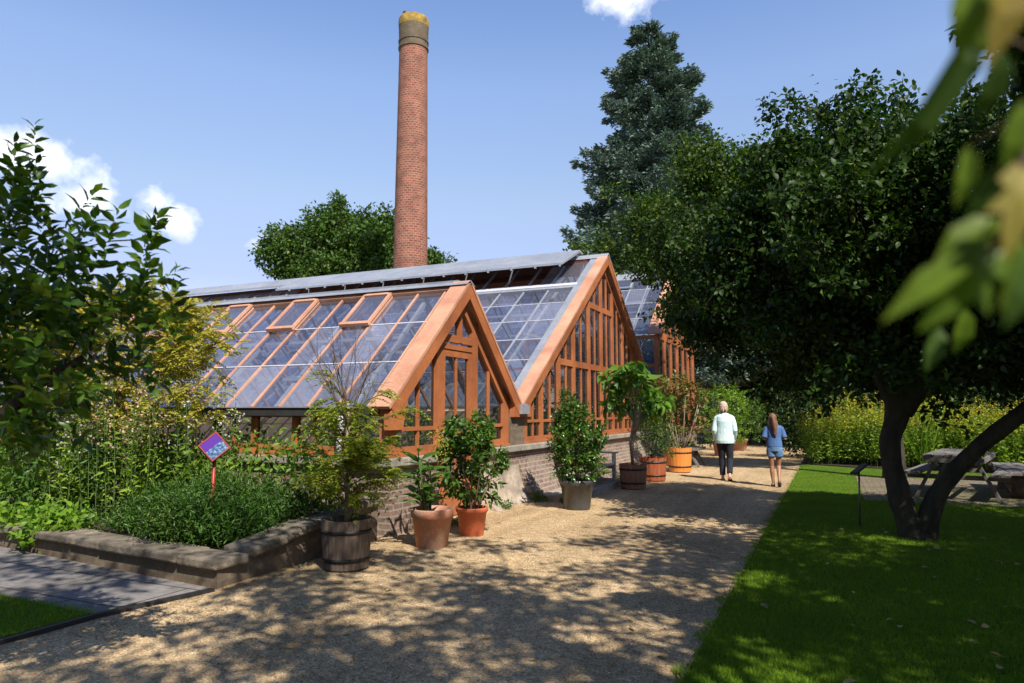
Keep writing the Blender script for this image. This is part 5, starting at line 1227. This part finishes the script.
one((.125, .80, 1.60), (.118, .812, 1.555), .5, (.4, -.8, .3), LEAF, 'maple_leaf', OT)
# a further spray of the same tree, top right
rng = np.random.default_rng(310); C = lobes(rng, [(.92, 3.7, 3.2, .16, .2, .13), (1.02, 3.8, 2.95, .14, .2, .12), (.80, 3.7, 3.42, .14, .2, .1), (1.1, 3.7, 3.3, .2, .2, .2), (.86, 3.6, 3.3, .2, .2, .16), (1.0, 3.7, 3.08, .18, .2, .16), (1.05, 3.8, 2.75, .12, .2, .12)], 2600, .2)
Dm = rng.normal(size=C.shape)+np.array([-.5, 0, -.3]); P, D, L, W = shoots(rng, C, Dm, .14, 7, .085, .6, 1.2); addleaf(OT, 'high_spray', P, D, L, W, rng, LEAF, 'dark_leaf')
m = MB(); m.tube([(3.0, .8, 4.8), (2.2, 2.2, 4.5), (1.4, 3.3, 3.9), (.95, 3.7, 3.3)], [.05, .03, .018, .008], 6)
for k in range(14): e = C[rng.integers(len(C))]; m.tube([(1.1, 3.55, 3.5), tuple(e)], [.006, .003], 4, False)
m.build('spray_branch', M['bark'], OT)

# near citrus at the left edge
t = thing('citrus_tree', 'large-leaved glossy citrus tree filling the left edge close to the camera', 'tree', (-4.35, 2.0, 0))
rng = np.random.default_rng(320)
L1 = [(-3.86, 2.15, 2.72, .14, .14, .16), (-3.62, 2.1, 2.36, .30, .3, .24), (-3.40, 2.2, 1.98, .34, .3, .25), (-3.45, 2.2, 1.62, .30, .3, .26), (-3.15, 2.35, 2.05, .17, .2, .18), (-3.22, 2.38, 2.30, .10, .12, .12), (-3.02, 2.3, 1.86, .14, .14, .10), (-3.9, 2.2, 2.0, .4, .35, .4), (-4.1, 2.3, 1.6, .35, .35, .35), (-3.25, 2.4, 1.70, .2, .2, .16), (-3.75, 2.1, 2.55, .12, .12, .14), (-3.65, 2.0, 1.42, .25, .25, .2), (-3.75, 2.2, 1.3, .3, .25, .18)]
C = lobes(rng, L1, 265, .2)
spec = np.array([(-3.30, 2.32, 2.36), (-3.02, 2.30, 2.12), (-2.93, 2.38, 1.92), (-2.90, 2.40, 1.82), (-3.72, 2.1, 2.62), (-3.46, 2.2, 2.28), (-3.12, 2.36, 2.2)])
Dm = (C-np.array([-3.9, 2.2, 1.4]))*.8+rng.normal(size=C.shape)*.35+np.array([0, 0, .25])
C2 = np.concatenate([C, spec]); Dm = np.concatenate([Dm, np.tile([.25, 0, 1.0], (len(spec), 1))])
P, D, L, W = shoots(rng, C2, Dm, .20, 10, .115, .45, 1.0); addleaf(t, 'crown', P, D, L, W, rng, LEAF, 'citrus', .9)
stem = [[((-4.35, 2.0, -.1), .07), ((-4.25, 2.05, .9), .055), ((-4.0, 2.1, 1.3), .045), ((-3.65, 2.2, 1.62), .03), ((-3.35, 2.28, 1.78), .018)]]
pos, par, rad = grow(rng, stem, C2[::4], .25)
mb = branch_mb(pos, par, rad, .004, .4, 5, .03); mb.tube([p for p, r in stem[0]], [r for p, r in stem[0]], 9); mb.build('trunk', M['bark'], t)

# ================================================================ PEOPLE
def solid(mb, vox, name, mat, parent, smooth=4):
    me = mb.mesh(name+'_tmp'); o = bpy.data.objects.new('tmp', me); COL.objects.link(o)
    r = o.modifiers.new('r', 'REMESH'); r.mode = 'VOXEL'; r.voxel_size = vox; r.use_smooth_shade = True
    s = o.modifiers.new('s', 'SMOOTH'); s.factor = .5; s.iterations = smooth
    dg = bpy.context.evaluated_depsgraph_get(); dg.update(); ev = o.evaluated_get(dg); nm = bpy.data.meshes.new_from_object(ev)
    bpy.data.objects.remove(o); nm.name = name; nm.polygons.foreach_set('use_smooth', [True]*len(nm.polygons))
    return link(name, nm, mat, parent)
def arm(m, sh, el, wr, k, fingers, out):
    m.tube([sh, tuple((Vector(sh)*.5+Vector(el)*.5)), el, tuple(Vector(el)*.6+Vector(wr)*.4), wr], [.050*k, .045*k, .037*k, .036*k, .025*k], 12)
    w = Vector(wr); d = (w-Vector(el)).normalized(); s = d.cross(Vector(out)).normalized(); o = Vector(out).normalized()
    pm = w+d*.055*k; m.tube([w, w+d*.03*k, pm, w+d*.085*k], [.024*k, .034*k, .036*k, .032*k], 10)
    for i, (off, ln) in enumerate(((-.027, .065), (-.009, .075), (.009, .07), (.027, .055))):
        b = w+d*.08*k+s*off*k*1.1; m.tube([b, b+d*ln*.5*k+o*.004, b+d*ln*.9*k-o*.014*k, b+d*ln*1.05*k-o*.03*k], [.0085*k, .008*k, .0075*k, .006*k], 7)
    b = w+d*.03*k+s*(-.03)*k; m.tube([b, b-s*.022*k+d*.03*k, b-s*.028*k+d*.055*k-o*.012*k], [.011*k, .0095*k, .007*k], 7)
def leg(m, hip, knee, ank, toe, k):
    m.tube([hip, tuple(Vector(hip)*.5+Vector(knee)*.5), knee, tuple(Vector(knee)*.65+Vector(ank)*.35), tuple(Vector(knee)*.2+Vector(ank)*.8), ank], [.082*k, .068*k, .050*k, .054*k, .034*k, .033*k], 14)
    a = Vector(ank); t_ = Vector(toe); hl = a+(a-t_).normalized()*.03*k; hl.z = a.z-.045*k
    m.tube([tuple(a), tuple(a*.5+hl*.5), tuple(hl)], [.034*k, .034*k, .028*k], 10)
    m.tube([tuple(hl), tuple(hl*.5+t_*.5+Vector((0, 0, .012*k))), tuple(t_)], [.030*k, .036*k, .026*k], 10)
def head(m, c, k, yaw=0):
    c = Vector(c); f = Vector((-math.sin(yaw), math.cos(yaw), 0)); s = Vector((math.cos(yaw), math.sin(yaw), 0))
    m.loft([((c.x, c.y, c.z-.115*k), .035*k, .04*k), ((c.x+f.x*.012*k, c.y+f.y*.012*k, c.z-.10*k), .05*k, .06*k), ((c.x+f.x*.008*k, c.y+f.y*.008*k, c.z-.05*k), .064*k, .085*k), ((c.x, c.y, c.z), .073*k, .093*k), ((c.x, c.y, c.z+.05*k), .073*k, .092*k), ((c.x, c.y, c.z+.09*k), .056*k, .07*k), ((c.x, c.y, c.z+.113*k), .02*k, .03*k)], 18)
    m.tube([tuple(c+f*.085*k+Vector((0, 0, .015*k))), tuple(c+f*.108*k-Vector((0, 0, .022*k)))], [.009*k, .014*k], 8)
    m.tube([tuple(c+f*.086*k-s*.022*k-Vector((0, 0, .058*k))), tuple(c+f*.094*k-Vector((0, 0, .056*k))), tuple(c+f*.086*k+s*.022*k-Vector((0, 0, .058*k)))], [.006*k, .009*k, .006*k], 8)
    for sg in (-1, 1): m.tube([tuple(c+s*sg*.072*k-Vector((0, 0, .028*k))), tuple(c+s*sg*.083*k-f*.006*k), tuple(c+s*sg*.078*k+Vector((0, 0, .028*k)))], [.010*k, .014*k, .011*k], 8)
def eyes(par, c, k, yaw=0):
    c = Vector(c); f = Vector((-math.sin(yaw), math.cos(yaw), 0)); s = Vector((math.cos(yaw), math.sin(yaw), 0))
    for sg in (-1, 1):
        q = c+f*.084*k+s*sg*.03*k+Vector((0, 0, .004)); m = MB(); m.lathe([(.001, -.010), (.007, -.008), (.011, 0), (.007, .008), (.001, .010)], tuple(q), 10); m.build('eye', M['white'], par)
        m = MB(); q2 = q+f*.008; m.lathe([(.001, -.005), (.005, 0), (.001, .005)], tuple(q2), 8); m.build('pupil', M['dark'], par)

# --- woman (1.70 m), walking away
W_ = thing('person', 'woman with short pale hair in loose aqua top and dark trousers walking away', 'person', (0, 0, 0))
m = MB(); hd = (-.01, .03, 1.585)
m.loft([((0, 0, .84), .15, .105), ((0, 0, .92), .168, .115), ((0, 0, 1.02), .140, .10), ((0, .005, 1.15), .140, .105), ((0, .01, 1.28), .165, .115), ((0, .01, 1.38), .17, .095), ((0, .01, 1.42), .10, .07), ((0, .015, 1.45), .05, .05)], 20)
m.tube([(0, .012, 1.40), (-.005, .025, 1.52)], [.052, .048], 12); head(m, hd, 1, R(10))
arm(m, (-.16, .01, 1.36), (-.215, -.03, 1.08), (-.20, .12, .84), 1, None, (-1, 0, 0)); arm(m, (.16, .01, 1.36), (.215, -.02, 1.08), (.19, .16, .88), 1, None, (1, 0, 0))
leg(m, (-.085, 0, .86), (-.075, .09, .48), (-.07, .07, .075), (-.075, .22, .022), 1); leg(m, (.085, 0, .86), (.095, .02, .47), (.09, -.20, .13), (.095, -.07, .03), 1)
solid(m, .0065, 'body', M['skin_fair'], W_); eyes(W_, hd, 1, R(10))
m = MB(); m.loft([((-.01, .005, 1.50), .068, .072), ((-.01, .01, 1.54), .086, .088), ((-.01, .012, 1.60), .092, .098), ((-.012, .015, 1.66), .085, .098), ((-.012, .02, 1.70), .055, .07), ((-.012, .02, 1.718), .02, .03)], 18)
for k in range(14): a = k*.45; m.tube([(-.01+.07*math.cos(a), .0+.075*math.sin(a)*(1 if math.sin(a) < .3 else .3), 1.62), (-.01+.085*math.cos(a+.2), -.005+.085*math.sin(a+.2)*(1 if math.sin(a) < .3 else .3), 1.50+.02*math.sin(k*3))], [.022, .012], 6)
solid(m, .007, 'hair', M['hair_blond'], W_, 2)
m = MB(); m.loft([((0, -.005, .80), .19, .135), ((0, 0, .86), .205, .15), ((0, 0, .98), .185, .135), ((0, .005, 1.12), .17, .125), ((0, .01, 1.28), .183, .130), ((0, .01, 1.38), .185, .105), ((0, .01, 1.43), .115, .08), ((0, .012, 1.455), .066, .066)], 24)
for sg, el, wr in ((-1, (-.218, -.035, 1.08), (-.20, .09, .88)), (1, (.218, -.025, 1.08), (.195, .12, .92))): m.tube([(sg*.115, .01, 1.385), (sg*.165, .005, 1.34), (sg*.195, 0, 1.23), el, tuple(Vector(el)*.5+Vector(wr)*.5), wr], [.050, .058, .058, .053, .052, .045], 14)
for k in range(16): a = k*.393; r0 = .012*math.sin(k*2.3); m.tube([(.192*math.cos(a)*(1+r0), .14*math.sin(a), .80), (.165*math.cos(a), .115*math.sin(a), 1.15)], [.010, .008], 6)
solid(m, .008, 'top', M['aqua'], W_, 3)
m = MB(); m.loft([((0, 0, .80), .165, .12), ((0, 0, .92), .178, .122), ((0, 0, 1.0), .155, .112)], 20)
m.tube([(-.088, 0, .84), (-.08, .045, .66), (-.075, .088, .48), (-.072, .085, .28), (-.07, .07, .11)], [.098, .086, .070, .066, .060], 16); m.tube([(.088, 0, .84), (.09, .01, .66), (.095, .018, .47), (.093, -.08, .31), (.09, -.175, .17)], [.098, .086, .070, .066, .060], 16)
solid(m, .008, 'trousers', M['navy'], W_, 3)
for a, b in (((-.07, .045, .012), (-.075, .24, .010)), ((.09, -.235, .065), (.095, -.055, .010))):
    m = MB(); m.bar(a, b, .085, .018); m.tube([(a[0]-.04, a[1]*.4+b[1]*.6, b[2]+.01), ((a[0]+b[0])/2, a[1]*.4+b[1]*.6, a[2]*.4+b[2]*.6+.065), (b[0]+.04, a[1]*.4+b[1]*.6, b[2]+.01)], .010, 6); m.build('sandal', M['sandal'], W_)
W_.location = (-2.12, 15.85, 0); W_.rotation_euler = (0, 0, R(4))
# --- girl (1.46 m)
G_ = thing('person', 'girl with long brown ponytail in blue shirt and denim shorts walking away', 'person', (0, 0, 0))
k_ = .86; m = MB(); hd = (-.02, .03, 1.345)
m.loft([((0, 0, .73), .125, .095), ((0, 0, .79), .135, .10), ((0, 0, .88), .112, .085), ((0, .005, .98), .115, .088), ((0, .01, 1.09), .135, .095), ((0, .01, 1.18), .138, .08), ((0, .01, 1.215), .08, .06), ((0, .015, 1.24), .043, .043)], 20)
m.tube([(0, .012, 1.20), (-.012, .025, 1.29)], [.043, .040], 12); head(m, hd, .92, R(25))
arm(m, (-.14, .01, 1.17), (-.20, -.02, .95), (-.10, .18, .96), k_, None, (-1, 0, 0)); arm(m, (.14, .01, 1.17), (.20, -.02, .95), (.06, .19, .98), k_, None, (1, 0, 0))
leg(m, (-.075, 0, .74), (-.065, .03, .41), (-.05, .0, .065), (-.055, .13, .020), k_); leg(m, (.075, 0, .74), (.065, .05, .41), (.06, -.14, .14), (.065, -.07, .035), k_)
solid(m, .006, 'body', M['skin_tan'], G_); eyes(G_, hd, .92, R(25))
m = MB(); m.loft([((-.02, -.002, 1.29), .062, .062), ((-.02, .008, 1.33), .078, .080), ((-.02, .012, 1.38), .080, .088), ((-.02, .018, 1.43), .060, .072), ((-.02, .02, 1.46), .02, .03)], 18)
m.tube([(-.02, -.07, 1.40), (-.015, -.115, 1.36), (.0, -.12, 1.26), (.015, -.115, 1.15), (.01, -.11, 1.04), (.02, -.10, .97)], [.028, .034, .042, .046, .034, .012], 10)
for k in range(9): a = 3.3+k*.33; m.tube([(-.02+.06*math.cos(a), .01+.07*math.sin(a), 1.36), (-.01+.085*math.cos(a), .0+.08*math.sin(a), 1.22), (-.01+.09*math.cos(a), .0+.095*math.sin(a), 1.10+.03*math.sin(k*2))], [.018, .018, .007], 6)
solid(m, .006, 'hair', M['hair_brown'], G_, 2)
m = MB(); m.loft([((0, 0, .79), .150, .112), ((0, 0, .86), .145, .110), ((0, .005, .98), .135, .105), ((0, .01, 1.09), .150, .108), ((0, .01, 1.18), .150, .090), ((0, .01, 1.225), .09, .068), ((0, .012, 1.245), .055, .055)], 22)
for sg in (-1, 1): m.tube([(sg*.10, .01, 1.18), (sg*.14, .005, 1.15), (sg*.165, 0, 1.07), (sg*.19, -.02, .97)], [.044, .048, .052, .055], 14)
m.tube([(-.06, .0, 1.235), (0, -.055, 1.235), (.06, .0, 1.235)], [.012, .014, .012], 8)
solid(m, .007, 'shirt', M['denim'], G_, 3)
m = MB(); m.loft([((0, 0, .70), .135, .105), ((0, 0, .79), .146, .108), ((0, 0, .84), .135, .102)], 20)
for sg, kx in ((-1, .03), (1, .045)): m.tube([(sg*.072, 0, .76), (sg*.074, .012, .60)], [.083, .088], 16)
solid(m, .007, 'shorts', M['denim_light'], G_, 3)
for a, b in (((-.05, -.025, .012), (-.055, .16, .010)), ((.06, -.175, .095), (.066, -.035, .012))):
    m = MB(); m.tube([a, ((a[0]+b[0])/2, (a[1]+b[1])/2, (a[2]+b[2])/2+.015), b], [.034, .040, .030], 10); m.build('shoe', M['shoe'], G_)
G_.location = (-1.05, 15.0, 0); G_.rotation_euler = (0, 0, R(6))

# ================================================================ SKY, SUN, CAMERA
el, ax, ay = R(48), .75, -.66
sun = bpy.data.lights.new('sun', 'SUN'); sun.energy = 5.0; sun.angle = R(.55); sun.color = (1.0, .93, .82)
so = bpy.data.objects.new('sun', sun); COL.objects.link(so)
h = math.hypot(ax, ay); sd = Vector((ax/h*math.cos(el), ay/h*math.cos(el), math.sin(el)))
so.rotation_euler = sd.to_track_quat('Z', 'Y').to_euler(); so.location = (10, -10, 20)
w = bpy.data.worlds.new('World'); sc.world = w; w.use_nodes = True; nt = w.node_tree; nt.nodes.clear()
out = nt.nodes.new('ShaderNodeOutputWorld'); bg = nt.nodes.new('ShaderNodeBackground')
sky = nt.nodes.new('ShaderNodeTexSky'); sky.sky_type = 'NISHITA'; sky.sun_disc = False; sky.sun_elevation = el; sky.sun_rotation = math.atan2(ax, ay)
sky.air_density = 1.0; sky.dust_density = .2; sky.ozone_density = 4.0; sky.altitude = 50
tc = nt.nodes.new('ShaderNodeTexCoord')
CL = [((-.822, .49, .292), 10, 16, 1.0), ((-.81, .515, .255), 11, 24, .8), ((-.748, .618, .240), 17, 27, .85), ((-.762, .595, .266), 24, 32, .65), ((-.224, .825, .53), 12, 21, 1.0), ((-.20, .80, .55), 12, 20, .9), ((-.688, .692, .221), 18, 40, .72), ((-.90, .40, .24), 8, 18, .8)]
acc = None
n1 = nt.nodes.new('ShaderNodeTexNoise'); n1.inputs['Scale'].default_value = 14; n1.inputs['Detail'].default_value = 9; n1.inputs['Roughness'].default_value = .6
nt.links.new(tc.outputs['Generated'], n1.inputs['Vector'])
for c, sh, sv, amp in CL:
    s1 = N(nt, 'ShaderNodeVectorMath', operation='SUBTRACT'); nt.links.new(tc.outputs['Generated'], s1.inputs[0]); s1.inputs[1].default_value = c
    s2 = N(nt, 'ShaderNodeVectorMath', operation='MULTIPLY'); nt.links.new(s1.outputs[0], s2.inputs[0]); s2.inputs[1].default_value = (sh, sh, sv)
    s3 = N(nt, 'ShaderNodeVectorMath', operation='LENGTH'); nt.links.new(s2.outputs[0], s3.inputs[0])
    mr = N(nt, 'ShaderNodeMapRange'); mr.inputs[1].default_value = 0; mr.inputs[2].default_value = 1; mr.inputs[3].default_value = amp; mr.inputs[4].default_value = 0; nt.links.new(s3.outputs['Value'], mr.inputs[0])
    if acc is None: acc = mr.outputs[0]
    else:
        a = N(nt, 'ShaderNodeMath', operation='MAXIMUM'); nt.links.new(acc, a.inputs[0]); nt.links.new(mr.outputs[0], a.inputs[1]); acc = a.outputs[0]
# density = mask*.9 + (noise-.5)*1.1*gate
ns_ = N(nt, 'ShaderNodeMath', operation='MULTIPLY_ADD'); nt.links.new(n1.outputs['Fac'], ns_.inputs[0]); ns_.inputs[1].default_value = 1.7; ns_.inputs[2].default_value = -1.10
ad = N(nt, 'ShaderNodeMath', operation='ADD'); nt.links.new(acc, ad.inputs[0]); nt.links.new(ns_.outputs[0], ad.inputs[1])
rp = nt.nodes.new('ShaderNodeValToRGB'); rp.color_ramp.elements[0].position = .12; rp.color_ramp.elements[1].position = .55; nt.links.new(ad.outputs[0], rp.inputs[0])
gate = N(nt, 'ShaderNodeMath', operation='GREATER_THAN'); gate.inputs[1].default_value = .001; nt.links.new(acc, gate.inputs[0])
fm = N(nt, 'ShaderNodeMath', operation='MULTIPLY'); nt.links.new(rp.outputs[0], fm.inputs[0]); nt.links.new(gate.outputs[0], fm.inputs[1])
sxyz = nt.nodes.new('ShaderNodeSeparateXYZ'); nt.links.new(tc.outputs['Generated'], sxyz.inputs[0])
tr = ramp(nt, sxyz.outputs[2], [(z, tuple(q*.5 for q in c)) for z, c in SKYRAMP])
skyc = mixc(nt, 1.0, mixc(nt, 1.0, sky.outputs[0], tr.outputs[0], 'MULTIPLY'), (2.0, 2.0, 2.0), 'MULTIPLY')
n2 = nt.nodes.new('ShaderNodeTexNoise'); n2.inputs['Scale'].default_value = 22; n2.inputs['Detail'].default_value = 5; nt.links.new(tc.outputs['Generated'], n2.inputs['Vector'])
cc = ramp(nt, n2.outputs['Fac'], [(.35, CLOUDLO), (.62, CLOUDHI)]).outputs[0]
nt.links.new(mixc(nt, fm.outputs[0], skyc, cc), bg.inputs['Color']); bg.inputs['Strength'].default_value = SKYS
nt.links.new(bg.outputs[0], out.inputs['Surface'])
cd = bpy.data.cameras.new('camera'); co = bpy.data.objects.new('camera', cd); COL.objects.link(co)
cd.sensor_width = 36; cd.lens = 697/1024*36; cd.clip_start = .05; cd.clip_end = 1500
co.location = (0, 0, 1.5); co.rotation_euler = (R(90+5.694), 0, R(24.458))
cd.dof.use_dof = True; cd.dof.focus_distance = 9.0; cd.dof.aperture_fstop = 2.5
sc.camera = co
sc.view_settings.view_transform = 'Standard'; sc.view_settings.look = 'None'; sc.view_settings.exposure = EXPO; sc.view_settings.gamma = 1
sc.cycles.max_bounces = 8; sc.cycles.transparent_max_bounces = 16; sc.cycles.diffuse_bounces = 3; sc.cycles.glossy_bounces = 3
